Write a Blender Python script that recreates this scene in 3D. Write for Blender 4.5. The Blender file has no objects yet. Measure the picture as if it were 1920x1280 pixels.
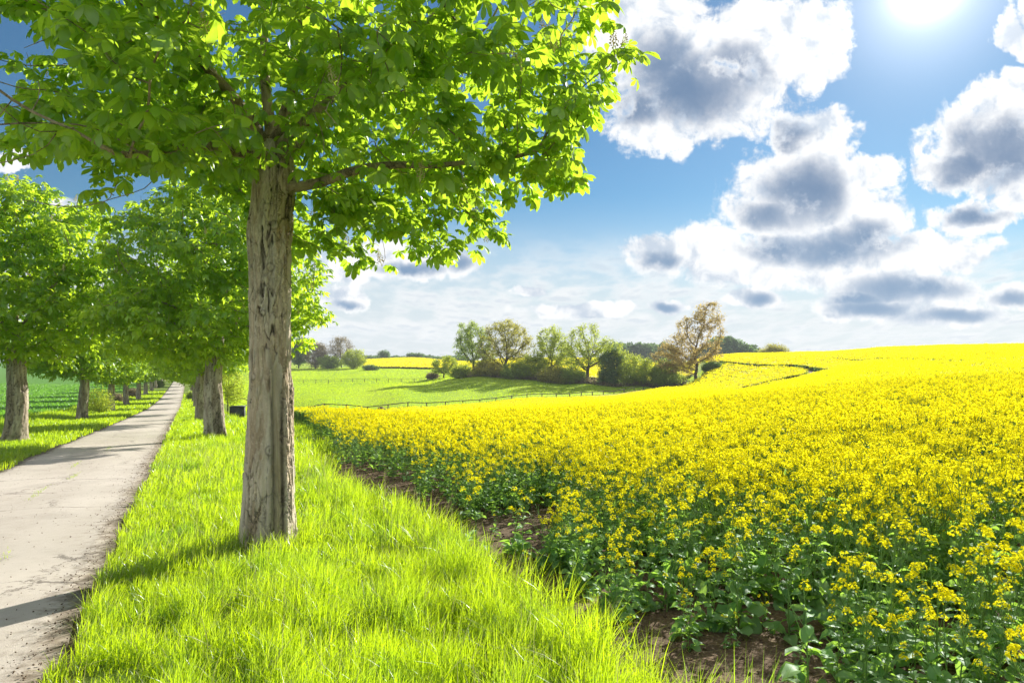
import bpy, math, random
import numpy as np
from mathutils import Vector

random.seed(7)
RNG = np.random.default_rng(7)
SC = bpy.context.scene
COL = SC.collection
F = 1280.0            # focal length in photo pixels (24 mm on 36 mm, photo 1920 wide)
HZ = 672.0            # horizon row in the photo
EYE = 1.65

# ------------------------------------------------------------------ camera
cam_d = bpy.data.cameras.new("camera")
cam_d.sensor_width = 36.0
cam_d.lens = 24.0
cam_d.shift_y = (HZ - 640.0) / 1920.0
cam_d.clip_start = 0.05
cam_d.clip_end = 9000.0
cam = bpy.data.objects.new("camera", cam_d)
cam.location = (0, 0, EYE)
cam.rotation_euler = (math.radians(90), 0, 0)
COL.objects.link(cam)
SC.camera = cam

# ------------------------------------------------------------------ exposure, sun
EXPOSURE = 1.35
SUN_STRENGTH = 4.4
SKY_STRENGTH = 0.12
HAZE = 0.00022
SC.view_settings.view_transform = 'Standard'
SC.view_settings.look = 'None'
SC.view_settings.exposure = EXPOSURE
SC.view_settings.gamma = 1.0
SC.view_settings.use_curve_mapping = False
SC.cycles.max_bounces = 8
SC.cycles.diffuse_bounces = 5
SC.cycles.transmission_bounces = 6
SC.cycles.transparent_max_bounces = 6
SC.cycles.glossy_bounces = 2
SC.cycles.sample_clamp_indirect = 6.0
SC.cycles.use_denoising = True

SUN_DIR = np.array([(1740 - 960) / F, 1.0, (HZ + 32) / F])
SUN_DIR = SUN_DIR / np.linalg.norm(SUN_DIR)
SUN_EL = math.asin(SUN_DIR[2])
SUN_AZ = math.atan2(SUN_DIR[0], SUN_DIR[1])
sun_d = bpy.data.lights.new("sun", 'SUN')
sun_d.energy = SUN_STRENGTH
sun_d.angle = math.radians(0.53)
sun_d.color = (1.0, 0.94, 0.83)
sun_o = bpy.data.objects.new("sun", sun_d)
sun_o.rotation_euler = Vector(SUN_DIR).to_track_quat('Z', 'Y').to_euler()
sun_o.location = (40, 60, 50)
COL.objects.link(sun_o)


# ------------------------------------------------------------------ node helper
class NT:
    def __init__(self, tree):
        self.t = tree
        tree.nodes.clear()

    def n(self, typ, **kw):
        nd = self.t.nodes.new(typ)
        for k, v in kw.items():
            setattr(nd, k, v)
        return nd

    def put(self, sock, v):
        if isinstance(v, bpy.types.NodeSocket):
            self.t.links.new(v, sock)
        elif v is not None:
            if isinstance(v, (tuple, list)) and len(v) == 3 and sock.type == 'RGBA':
                v = (*v, 1.0)
            sock.default_value = v

    def m(self, op, a, b=None, c=None, clamp=False):
        nd = self.n('ShaderNodeMath', operation=op, use_clamp=clamp)
        self.put(nd.inputs[0], a)
        if b is not None:
            self.put(nd.inputs[1], b)
        if c is not None:
            self.put(nd.inputs[2], c)
        return nd.outputs[0]

    def vm(self, op, a, b=None, scale=None):
        nd = self.n('ShaderNodeVectorMath', operation=op)
        self.put(nd.inputs[0], a)
        if b is not None:
            self.put(nd.inputs[1], b)
        if scale is not None:
            self.put(nd.inputs['Scale'], scale)
        return nd.outputs['Value'] if op in ('LENGTH', 'DOT_PRODUCT', 'DISTANCE') else nd.outputs[0]

    def ss(self, v, lo, hi, a=0.0, b=1.0):
        nd = self.n('ShaderNodeMapRange', interpolation_type='SMOOTHSTEP')
        self.put(nd.inputs['Value'], v)
        nd.inputs['From Min'].default_value = lo
        nd.inputs['From Max'].default_value = hi
        nd.inputs['To Min'].default_value = a
        nd.inputs['To Max'].default_value = b
        return nd.outputs['Result']

    def mix(self, f, a, b, blend='MIX'):
        nd = self.n('ShaderNodeMix', data_type='RGBA', blend_type=blend)
        self.put(nd.inputs['Factor'], f)
        self.put(nd.inputs['A'], a)
        self.put(nd.inputs['B'], b)
        return nd.outputs['Result']

    def noise(self, vec, scale, detail=4.0, rough=0.55, dist=0.0, dims='3D'):
        nd = self.n('ShaderNodeTexNoise', noise_dimensions=dims)
        self.put(nd.inputs['Vector'], vec)
        self.put(nd.inputs['Scale'], scale)
        nd.inputs['Detail'].default_value = detail
        nd.inputs['Roughness'].default_value = rough
        nd.inputs['Distortion'].default_value = dist
        return nd.outputs['Fac']

    def combine(self, x, y, z):
        nd = self.n('ShaderNodeCombineXYZ')
        self.put(nd.inputs[0], x)
        self.put(nd.inputs[1], y)
        self.put(nd.inputs[2], z)
        return nd.outputs[0]

    def bump(self, h, strength=0.5, dist=0.05):
        nd = self.n('ShaderNodeBump')
        nd.inputs['Strength'].default_value = strength
        nd.inputs['Distance'].default_value = dist
        self.put(nd.inputs['Height'], h)
        return nd.outputs[0]


# ------------------------------------------------------------------ sky with clouds (directions only)
world = bpy.data.worlds.new("World")
SC.world = world
world.use_nodes = True
w = NT(world.node_tree)
tc = w.n('ShaderNodeTexCoord')
dvec = tc.outputs['Generated']
sep = w.n('ShaderNodeSeparateXYZ')
w.put(sep.inputs[0], dvec)
dx, dy, dz = sep.outputs
sky = w.n('ShaderNodeTexSky', sky_type='NISHITA')
sky.sun_disc = False
sky.sun_elevation = SUN_EL
sky.sun_rotation = SUN_AZ
sky.air_density = 1.0
sky.dust_density = 0.05
sky.ozone_density = 3.0
hs = w.n('ShaderNodeHueSaturation')
hs.inputs['Saturation'].default_value = 1.12
hs.inputs['Value'].default_value = 0.31
w.put(hs.inputs['Color'], sky.outputs[0])
skyc = w.mix(1.0, hs.outputs[0], (0.74, 0.96, 0.98), 'MULTIPLY')
WHITE = 1.0 / (SKY_STRENGTH * 2 ** EXPOSURE)      # radiance that displays as white


def wc(r, g, b):
    return tuple(c * WHITE for c in (r, g, b))


yy = w.m('MAXIMUM', dy, 0.06)
U = w.m('DIVIDE', dx, yy)
V = w.m('DIVIDE', dz, yy)
front = w.ss(dy, 0.10, 0.35)
P0 = w.combine(U, V, 0.0)
# puffy domain warp
nw = w.n('ShaderNodeTexNoise', noise_dimensions='2D')
w.put(nw.inputs['Vector'], P0)
nw.inputs['Scale'].default_value = 9.0
nw.inputs['Detail'].default_value = 5.0
nw.inputs['Roughness'].default_value = 0.6
warp = w.vm('MULTIPLY', w.vm('SCALE', w.vm('SUBTRACT', nw.outputs['Color'], (0.5, 0.5, 0.5)), scale=w.ss(V, 0.02, 0.35, 0.03, 0.10)), (1.0, 0.75, 0.0))
PW = w.vm('ADD', P0, warp)
PW = w.vm('MULTIPLY', PW, (1, 1, 0))


def blobs(lst, vec):
    acc = None
    for (cx, cy, rx, ry) in lst:
        c = ((cx - 960) / F, (HZ - cy) / F, 0.0)
        q = w.vm('MULTIPLY', w.vm('SUBTRACT', vec, c), (F / rx, F / ry, 0.0))
        e = w.m('SUBTRACT', 1.0, w.vm('DOT_PRODUCT', q, q))
        acc = e if acc is None else w.m('MAXIMUM', acc, e)
    return acc


CLOUDS = [
    (1235, 90, 150, 160), (1340, 185, 165, 90), (1440, 75, 125, 95), (1530, 70, 70, 90), (1240, 235, 110, 65), (1180, 10, 120, 60),
    (1520, 265, 95, 65), (1500, 345, 150, 75), (1440, 395, 110, 60), (1590, 400, 120, 110), (1530, 470, 160, 75), (1640, 320, 60, 50),
    (1240, 480, 85, 45), (1330, 470, 90, 60), (1400, 500, 130, 50), (1850, 270, 135, 75), (1900, 190, 90, 70), (1780, 315, 60, 45), (1820, 405, 85, 38),
    (1905, 60, 32, 55), (1960, 100, 60, 110), (1750, 470, 130, 45), (1900, 340, 90, 60),
    (720, 490, 95, 42), (850, 492, 60, 34), (790, 500, 90, 32), (660, 510, 60, 30),
    (1700, 545, 150, 42), (1640, 575, 130, 30), (1620, 500, 140, 40), (1900, 560, 60, 28), (1780, 590, 130, 24), (1250, 578, 40, 14),
    (10, 300, 80, 16), (125, 392, 40, 26), (640, 560, 60, 26), (990, 545, 40, 14), (1410, 560, 60, 20), (1080, 580, 120, 18),
    (2200, 200, 200, 140), (2350, 420, 240, 90), (-500, 380, 260, 70), (700, -300, 300, 120), (1300, -420, 260, 120), (200, -180, 200, 90), (2050, -160, 140, 90),
]
CORES = [
    (1240, 120, 75, 60), (1300, 165, 130, 70), (1380, 130, 60, 50), (1190, 200, 70, 40), (1510, 360, 90, 60), (1480, 260, 55, 26), (1560, 470, 110, 32), (1620, 455, 70, 38),
    (1440, 400, 70, 32), (1870, 285, 110, 62), (1800, 310, 60, 36), (1820, 402, 66, 20), (1235, 496, 56, 22), (1190, 515, 40, 14), (1460, 470, 70, 26),
    (1700, 540, 130, 24), (1640, 580, 110, 16), (1600, 560, 60, 14), (1790, 592, 100, 14), (1900, 562, 40, 16), (1250, 578, 26, 8),
    (855, 492, 34, 24), (770, 510, 60, 15), (640, 575, 50, 12), (1420, 560, 30, 14), (1520, 590, 60, 8), (1350, 600, 40, 7), (960, 590, 60, 8), (1100, 600, 70, 7), (700, 590, 40, 10),
    (2200, 220, 150, 90), (2350, 430, 180, 60), (700, -280, 200, 80), (1300, -400, 160, 80),
]
fb = w.noise(P0, 16.0, 7.0, 0.62, 0.25, '2D')
fb2 = w.noise(P0, 55.0, 5.0, 0.6, 0.0, '2D')
fbl = w.noise(P0, 7.0, 4.0, 0.5, 0.0, '2D')
dens = w.m('ADD', blobs(CLOUDS, PW), w.m('MULTIPLY', w.m('SUBTRACT', fb, 0.45), 1.7))
dens = w.m('ADD', dens, w.m('MULTIPLY', w.m('SUBTRACT', fb2, 0.5), 0.8))
alpha = w.ss(dens, -0.06, 0.52)
warp2 = w.vm('MULTIPLY', w.vm('SCALE', w.vm('SUBTRACT', nw.outputs['Color'], (0.5, 0.5, 0.5)), scale=w.ss(V, 0.02, 0.35, 0.03, 0.09)), (1.0, 0.7, 0.0))
PC = w.vm('MULTIPLY', w.vm('ADD', P0, warp2), (1, 1, 0))
# billows: brighter on the side that faces the sun
SUV = (SUN_DIR[0] / SUN_DIR[1], SUN_DIR[2] / SUN_DIR[1], 0.0)
tos = w.vm('SCALE', w.vm('NORMALIZE', w.vm('SUBTRACT', SUV, P0)), scale=0.022)
fbs = w.noise(w.vm('ADD', P0, tos), 16.0, 6.0, 0.58, 0.25, '2D')
relief = w.m('SUBTRACT', fb, fbs)
core = w.m('ADD', blobs(CORES, PC), w.m('MULTIPLY', w.m('SUBTRACT', fb, 0.5), 0.9))
core = w.m('SUBTRACT', core, w.m('MULTIPLY', relief, 0.8))
core = w.m('MULTIPLY', w.ss(core, -0.75, 1.25), w.ss(dens, 0.2, 0.9))
# faint shading inside the bright parts
puff = w.ss(w.m('ADD', w.m('MULTIPLY', w.m('ADD', w.m('MULTIPLY', fb, 0.5), w.m('MULTIPLY', fbl, 0.5)), 1.0), w.m('MULTIPLY', w.m('ADD', relief, w.m('MULTIPLY', w.m('SUBTRACT', fb2, 0.5), 0.35)), 0.9)), 0.16, 0.66)
lit = w.mix(puff, wc(0.58, 0.67, 0.79), wc(1.08, 1.08, 1.08))
dark = w.mix(w.ss(V, 0.05, 0.30), wc(0.21, 0.35, 0.54), wc(0.125, 0.225, 0.39))
ccol = w.mix(core, lit, dark)
# low horizon layers of small thin clouds
vs = w.m('DIVIDE', 1.0, w.m('ADD', w.m('MAXIMUM', V, 0.0), 0.2))
Ph = w.combine(w.m('MULTIPLY', U, w.m('MULTIPLY', vs, 2.6)), w.m('MULTIPLY', vs, 1.9), 3.7)
hn = w.noise(Ph, 2.3, 5.0, 0.5, 0.1)
hn2 = w.noise(w.vm('ADD', Ph, (0.0, 0.14, 0.0)), 2.3, 4.0, 0.5, 0.1)
halpha = w.m('MULTIPLY', w.ss(hn, 0.36, 0.66, 0.0, 0.8), w.m('MULTIPLY', w.ss(V, 0.20, 0.10), w.ss(V, -0.01, 0.02)))
hcol = w.mix(w.m('MULTIPLY', w.ss(w.m('SUBTRACT', hn, hn2), -0.05, 0.12), w.ss(hn, 0.5, 0.66)), wc(0.97, 0.98, 0.99), wc(0.74, 0.80, 0.87))
veil = w.m('MULTIPLY', w.ss(V, 0.25, 0.03), 0.92)
base = w.mix(w.m('MULTIPLY', veil, front), skyc, wc(0.74, 0.80, 0.86))
base = w.mix(w.m('MULTIPLY', halpha, front), base, hcol)
skyfin = w.mix(w.m('MULTIPLY', alpha, front), base, ccol)
# light scattered round the sun
sd = w.m('MAXIMUM', w.vm('DOT_PRODUCT', dvec, tuple(SUN_DIR)), 0.0)
g1 = w.m('MULTIPLY', w.m('POWER', sd, 2600.0), 2.0)
g2 = w.m('MULTIPLY', w.m('POWER', sd, 330.0), 0.65)
g3 = w.m('MULTIPLY', w.m('POWER', sd, 18.0), 0.11)
# broken bright cloud behind and above the viewpoint, unseen, added as fill light
back = w.ss(dy, 0.30, 0.02)
bn = w.noise(w.vm('MULTIPLY', dvec, (1.0, 1.0, 1.6)), 2.3, 6.0, 0.58, 0.2)
balpha = w.m('MULTIPLY', w.m('MULTIPLY', w.ss(bn, 0.46, 0.58), back), w.ss(dz, -0.02, 0.04))
skyfin = w.mix(balpha, skyfin, wc(1.5, 1.47, 1.42))
gl = w.m('MULTIPLY', w.m('ADD', g1, w.m('ADD', g2, g3)), WHITE)
skyfin = w.vm('ADD', skyfin, w.vm('SCALE', (1.0, 0.97, 0.93), scale=gl))
bg = w.n('ShaderNodeBackground')
bg.inputs['Strength'].default_value = SKY_STRENGTH
w.put(bg.inputs['Color'], skyfin)
wo = w.n('ShaderNodeOutputWorld')
w.put(wo.inputs['Surface'], bg.outputs[0])
world.cycles.sampling_method = 'MANUAL'
world.cycles.sample_map_resolution = 512


# ------------------------------------------------------------------ object helpers
def tag(o, label=None, cat=None, group=None, kind=None):
    if label:
        o['label'] = label
    if cat:
        o['category'] = cat
    if group:
        o['group'] = group
    if kind:
        o['kind'] = kind
    return o


def empty(name, loc=(0, 0, 0), rz=0.0, scale=1.0):
    o = bpy.data.objects.new(name, None)
    o.empty_display_size = 0.2
    o.location = loc
    o.rotation_euler = (0, 0, rz)
    o.scale = (scale,) * 3
    COL.objects.link(o)
    return o


def mesh_np(verts, quads=None, tris=None, smooth=True):
    verts = np.asarray(verts, np.float32)
    q = np.zeros((0, 4), np.int32) if quads is None or len(quads) == 0 else np.asarray(quads, np.int32)
    t = np.zeros((0, 3), np.int32) if tris is None or len(tris) == 0 else np.asarray(tris, np.int32)
    me = bpy.data.meshes.new("mesh")
    me.vertices.add(len(verts))
    me.vertices.foreach_set("co", verts.ravel())
    nl = q.size + t.size
    me.loops.add(nl)
    me.loops.foreach_set("vertex_index", np.concatenate([q.ravel(), t.ravel()]))
    nf = len(q) + len(t)
    me.polygons.add(nf)
    ls = np.concatenate([np.arange(len(q)) * 4, q.size + np.arange(len(t)) * 3]).astype(np.int32)
    me.polygons.foreach_set("loop_start", ls)
    if smooth:
        me.polygons.foreach_set("use_smooth", np.ones(nf, bool))
    me.update(calc_edges=True)
    return me


def link(name, me, mat, parent=None):
    me.name = name
    o = bpy.data.objects.new(name, me)
    if mat is not None and len(me.materials) == 0:
        me.materials.append(mat)
    COL.objects.link(o)
    if parent is not None:
        o.parent = parent
    return o


def copy_thing(root, kids_filter=None):
    r = root.copy()
    COL.objects.link(r)
    for ch in root.children:
        if kids_filter and not kids_filter(ch):
            continue
        c = ch.copy()
        COL.objects.link(c)
        c.parent = r
        for g in ch.children:
            d = g.copy()
            COL.objects.link(d)
            d.parent = c
    return r


class MB:
    """collects vertices, quads and triangles of one mesh"""
    def __init__(self):
        self.v, self.q, self.t, self.k = [], [], [], 0

    def add(self, v, q=None, t=None):
        v = np.asarray(v, float).reshape(-1, 3)
        if q is not None and len(q):
            self.q.append(np.asarray(q, int) + self.k)
        if t is not None and len(t):
            self.t.append(np.asarray(t, int) + self.k)
        self.v.append(v)
        self.k += len(v)

    def inst(self, tv, tq, mats, locs):
        """many transformed copies of a small template"""
        n, m = len(mats), len(tv)
        v = np.einsum('nij,mj->nmi', mats, tv) + np.asarray(locs)[:, None, :]
        q = (np.asarray(tq)[None] + (np.arange(n) * m)[:, None, None]).reshape(-1, np.asarray(tq).shape[1])
        if q.shape[1] == 4:
            self.add(v.reshape(-1, 3), q)
        else:
            self.add(v.reshape(-1, 3), None, q)

    def tube(self, pts, rad, sides=6, cap=True):
        pts = np.asarray(pts, float)
        rad = np.broadcast_to(np.asarray(rad, float), (len(pts),))
        tan = np.gradient(pts, axis=0)
        tan /= np.linalg.norm(tan, axis=1)[:, None] + 1e-9
        ref = np.array([1.0, 0, 0]) if abs(tan[0][0]) < 0.8 else np.array([0, 1.0, 0])
        a = np.cross(tan, ref)
        a /= np.linalg.norm(a, axis=1)[:, None] + 1e-9
        b = np.cross(tan, a)
        th = np.arange(sides) * 2 * np.pi / sides
        ring = a[:, None, :] * np.cos(th)[None, :, None] + b[:, None, :] * np.sin(th)[None, :, None]
        v = pts[:, None, :] + ring * rad[:, None, None]
        n = len(pts)
        i = np.arange(n - 1)[:, None] * sides
        j = np.arange(sides)[None]
        jn = (j + 1) % sides
        q = np.stack([i + j, i + jn, i + sides + jn, i + sides + j], -1).reshape(-1, 4)
        self.add(v.reshape(-1, 3), q)

    def box(self, c, s, rz=0.0):
        c = np.asarray(c, float)
        x, y, z = np.asarray(s, float) / 2
        v = np.array([[sx * x, sy * y, sz * z] for sz in (-1, 1) for sx, sy in ((-1, -1), (1, -1), (1, 1), (-1, 1))])
        cr, sr = math.cos(rz), math.sin(rz)
        v = v @ np.array([[cr, sr, 0], [-sr, cr, 0], [0, 0, 1]]) + c
        self.add(v, [(3, 2, 1, 0), (4, 5, 6, 7), (0, 1, 5, 4), (1, 2, 6, 5), (2, 3, 7, 6), (3, 0, 4, 7)])

    def mesh(self, smooth=True):
        v = np.concatenate(self.v)
        q = np.concatenate(self.q) if self.q else None
        t = np.concatenate(self.t) if self.t else None
        return mesh_np(v, q, t, smooth)


# ------------------------------------------------------------------ numpy noise
def _h(ix, iy, iz, seed):
    n = (ix.astype(np.int64) * 374761393 + iy.astype(np.int64) * 668265263 + iz.astype(np.int64) * 2147483647 + seed * 1274126177) & 0xFFFFFFFF
    n = ((n ^ (n >> 13)) * 1274126177) & 0xFFFFFFFF
    n = ((n ^ (n >> 16)) * 2246822519) & 0xFFFFFFFF
    return ((n ^ (n >> 15)) & 0xFFFF) / 65535.0


def vnoise(x, y, z=0.0, seed=0):
    x, y, z = np.broadcast_arrays(np.asarray(x, float), np.asarray(y, float), np.asarray(z, float))
    x0, y0, z0 = np.floor(x), np.floor(y), np.floor(z)
    fx, fy, fz = x - x0, y - y0, z - z0
    fx, fy, fz = (f * f * (3 - 2 * f) for f in (fx, fy, fz))
    r = 0
    for a in (0, 1):
        for b in (0, 1):
            for c in (0, 1):
                wgt = (fx if a else 1 - fx) * (fy if b else 1 - fy) * (fz if c else 1 - fz)
                r = r + wgt * _h(x0 + a, y0 + b, z0 + c, seed)
    return r


def fbm(x, y, z=0.0, oct=4, seed=0):
    r, amp, tot = 0, 1.0, 0
    for o in range(oct):
        r = r + amp * vnoise(np.asarray(x) * 2 ** o, np.asarray(y) * 2 ** o, np.asarray(z) * 2 ** o, seed + o)
        tot += amp
        amp *= 0.5
    return r / tot


def sstep(x, a, b):
    t = np.clip((np.asarray(x, float) - a) / (np.asarray(b, float) - a), 0, 1)
    return t * t * (3 - 2 * t)


# ------------------------------------------------------------------ terrain
DIRT = np.array([-0.4287, 0.9034])       # along the road
DIRN = np.array([0.9034, 0.4287])        # across it, to the right
PROF_T = np.array([-60, 0, 50, 80, 110, 160, 230, 320, 420, 700, 5000.0])
PROF_Z = np.array([2.6, 0.0, -2.26, -3.55, -4.3, -4.75, -4.9, -4.4, -4.2, -4.0, -4.0])


def px_pt(px, z, D):
    return ((px - 960) / F * D, D, z)


CTRL = []


def cpy(px, py, D):                     # the ground seen at photo column px, row py, at distance D
    CTRL.append(((px - 960) / F * D, D, EYE - (py - HZ) / F * D))


def cpz(px, D, z):
    CTRL.append(((px - 960) / F * D, D, z))


# avenue corridor and verge
for t in (0.5, 3, 6, 10, 16, 25, 38, 55, 75, 100, 130, 170, 220, 300, 400):
    zt = float(np.interp(t, PROF_T, PROF_Z))
    for n in (-9, -2.2, 2.6):
        p = DIRT * t + DIRN * n
        if math.hypot(*p) > 1.5:
            CTRL.append((p[0], p[1], zt))
# rape field, near
for D, z in ((8, -0.42), (14, -0.72), (22, -1.3), (32, -2.0), (60, -4.35)):
    cpz(560, D, z)
for D, z in ((4, -0.2), (8, -0.4), (16, -0.8), (30, -1.6), (60, -3.8), (100, -6.4)):
    cpz(900, D, z)
for D, z in ((4, -0.2), (8, -0.36), (16, -0.65), (30, -1.1), (60, -2.4), (90, -3.6), (120, -4.3)):
    cpz(1250, D, z)
for D, z in ((4, -0.18), (8, -0.3), (16, -0.35), (30, -0.4), (60, -0.45), (85, -0.6)):
    cpz(1560, D, z)
for D, z in ((4, -0.15), (8, -0.2), (16, -0.1), (30, 0.1), (60, 1.2), (100, 2.55), (150, 3.9), (200, 3.9), (260, 2.5)):
    cpz(1920, D, z)
for D, z in ((4, -0.1), (10, -0.1), (30, 0.6), (60, 2.0), (150, 4.6), (240, 4.0)):
    cpz(2400, D, z)
# hill with the tramline and crest
cpy(1530, 705, 108)
cpy(1560, 700, 113)
cpy(1380, 742, 100)
cpy(1480, 722, 104)
cpy(1340, 684, 180)
cpy(1500, 694, 128)
cpz(1310, 235, 0.45)
cpz(1500, 205, 2.75)
cpz(1650, 175, 3.6)
cpz(1780, 160, 3.9)
cpz(1310, 300, -0.5)
cpz(1500, 280, 1.5)
cpz(1750, 260, 2.2)
# fence line and pasture
cpy(548, 786, 100)
cpy(480, 782, 96)
cpy(700, 776, 109)
cpy(800, 768, 114)
cpy(930, 759, 121)
cpy(1060, 751, 130)
cpy(1150, 744, 141)
cpy(1240, 736, 152)
cpy(1290, 724, 160)
cpy(460, 742, 120)
cpy(600, 756, 116)
cpy(750, 742, 132)
cpy(900, 735, 150)
cpy(1050, 738, 147)
cpy(1180, 731, 157)
cpy(600, 716, 205)
cpy(780, 715, 200)
cpy(450, 716, 200)
cpy(470, 700, 260)
cpy(600, 691, 310)
cpy(780, 691, 300)
cpy(850, 709, 188)
cpy(900, 703, 184)
cpy(1000, 712, 177)
cpy(1100, 718, 172)
cpy(1200, 722, 168)
cpy(1300, 714, 166)
cpy(870, 704, 215)
cpy(1000, 700, 230)
cpy(1150, 700, 235)
cpy(600, 678, 420)
cpy(780, 674, 420)
cpy(950, 674, 400)
cpy(1150, 676, 380)
cpz(600, 560, -2)
cpz(900, 560, -2)
cpz(1200, 520, -2)
cpz(1450, 420, -1)
# left field
for D, z in ((15, -1.0), (30, -1.9), (60, -3.4), (110, -4.3), (220, -4.6), (400, -3.6)):
    cpz(-100, D, z)
    cpz(-1200, D, z)
CTRL.append((-60, -10, 0.2))
CTRL.append((-12, -3, 0.1))
CTRL.append((-3, -6, 0.2))
CTRL.append((5, -6, 0.2))
CTRL.append((40, -10, 0.8))
CTRL.append((0, -40, 1.5))
CTRL.append((0.5, -1.5, 0.05))
CTRL.append((1.5, 1.5, -0.05))
CTRL = np.array(CTRL)


def warpc(x, y):
    r = np.sqrt(x * x + y * y + 4.0)
    lr = np.log(r)
    return np.stack([x / r * (1.2 + lr), y / r * (1.2 + lr)], -1) * 1.6


def kern(d2):
    return np.where(d2 > 1e-12, 0.5 * d2 * np.log(d2 + 1e-12), 0.0)


_C = warpc(CTRL[:, 0], CTRL[:, 1])
_n = len(_C)
_d2 = ((_C[:, None] - _C[None]) ** 2).sum(-1)
_A = np.zeros((_n + 3, _n + 3))
_A[:_n, :_n] = kern(_d2) + np.eye(_n) * 0.002
_A[:_n, _n] = 1
_A[:_n, _n + 1:] = _C
_A[_n:, :_n] = _A[:_n, _n:].T
_scale = np.sqrt(CTRL[:, 0] ** 2 + CTRL[:, 1] ** 2 + 4)
_sol = np.linalg.lstsq(_A, np.concatenate([CTRL[:, 2] / _scale, np.zeros(3)]), rcond=None)[0]


def road_nt(x, y):
    return x * DIRN[0] + y * DIRN[1], x * DIRT[0] + y * DIRT[1]


def ground(x, y):
    x, y = np.atleast_1d(np.asarray(x, float)), np.atleast_1d(np.asarray(y, float))
    shp = x.shape
    x, y = x.ravel(), y.ravel()
    out = np.empty(len(x))
    for s in range(0, len(x), 40000):
        xs, ys = x[s:s + 40000], y[s:s + 40000]
        c = warpc(xs, ys)
        d2 = ((c[:, None] - _C[None]) ** 2).sum(-1)
        rs = np.sqrt(xs * xs + ys * ys + 4)
        z = (kern(d2) @ _sol[:_n] + _sol[_n] + c @ _sol[_n + 1:]) * rs
        r = np.hypot(xs, ys)
        n, t = road_nt(xs, ys)
        # the avenue follows its own profile
        wr = np.exp(-np.clip(np.abs(n + 2.0) - 5, 0, None) ** 2 / 18.0) * (t > -70) * sstep(r, 700, 400)
        z = z * (1 - wr) + np.interp(t, PROF_T, PROF_Z) * wr
        far = sstep(r, 420, 900)
        z = z * (1 - far) + (-3.0 + 5 * (vnoise(xs / 500, ys / 500, 0, 3) - 0.5)) * far
        z += 0.03 * (vnoise(xs * 0.9, ys * 0.9, 0, 5) - 0.5) * sstep(r, 60, 20)
        out[s:s + 40000] = z
    return out.reshape(shp)


def gz(x, y):
    return float(ground(x, y)[0])


def road_edge(t, side):
    """irregular edges of the asphalt"""
    e = 0.10 * (vnoise(t * 0.9, side * 7.0, 0, 11) - 0.5) + 0.10 * (vnoise(t * 4.0, side * 3.0, 0, 12) - 0.5)
    return (-0.76 if side > 0 else -3.86) + e


def on_ground(px, py, d0=3.0, d1=320.0):
    """where the sight line through a photo pixel first meets the ground"""
    D = np.exp(np.linspace(math.log(d0), math.log(d1), 900))
    zr = EYE - (py - HZ) / F * D
    g = ground((px - 960) / F * D, D)
    k = np.argmax(g >= zr)
    if g[k] < zr[k]:
        k = len(D) - 1
    return np.array([(px - 960) / F * D[k], D[k]])


# rape field outline (world metres) and tests
FENCE = np.array([(-40.0, 95.5), (-32.2, 100.0), (-11.0, 114.6), (10.2, 130.0), (33.0, 152.0), (43.0, 160.5)])


def line_side(x, y, pts):
    """signed distance to a polyline; positive on its left"""
    best = np.full(np.shape(x), 1e9)
    sgn = np.zeros(np.shape(x))
    for (ax, ay), (bx, by) in zip(pts[:-1], pts[1:]):
        ex, ey = bx - ax, by - ay
        L2 = ex * ex + ey * ey
        k = np.clip(((x - ax) * ex + (y - ay) * ey) / L2, 0, 1)
        d = np.hypot(x - ax - k * ex, y - ay - k * ey)
        s = np.sign(ex * (y - ay) - ey * (x - ax))
        m = d < best
        best = np.where(m, d, best)
        sgn = np.where(m, s, sgn)
    return best * sgn


RAPE_POLY = np.array([tuple(DIRT * -3.5 + DIRN * 2.9), tuple(DIRT * 4.6 + DIRN * 2.8), tuple(DIRT * 7.5 + DIRN * 3.2), tuple(DIRT * 15.0 + DIRN * 3.3), (-33.0, 97.5), (-11.5, 113.2), (9.5, 128.3), (32.0, 150.0),
                      (43.5, 158.5), (50, 172), (66, 236), (85, 300), (330, 300), (330, 30), (40, -12), (8, -5)])


def in_poly(x, y, poly):
    c = np.zeros(np.shape(x), bool)
    for (ax, ay), (bx, by) in zip(poly, np.roll(poly, -1, axis=0)):
        hit = ((ay > y) != (by > y)) & (x < (bx - ax) * (y - ay) / (by - ay + 1e-12) + ax)
        c ^= hit
    return c


def in_rape(x, y):
    jx = 0.55 * (vnoise(x * 1.1, y * 1.1, 0, 21) - 0.5) + 0.35 * (vnoise(x * 3.1, y * 3.1, 0, 22) - 0.5)
    bare = ((x - 1.45) / 0.50) ** 2 + ((y - 4.05) / 0.36) ** 2 < 1      # a bare patch of soil at the front
    return in_poly(x + jx * 1.2, y + jx, RAPE_POLY) & ~bare & ~((((x + 0.05) / 0.62) ** 2 + ((y - 7.7) / 0.95) ** 2) < 1)


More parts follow.
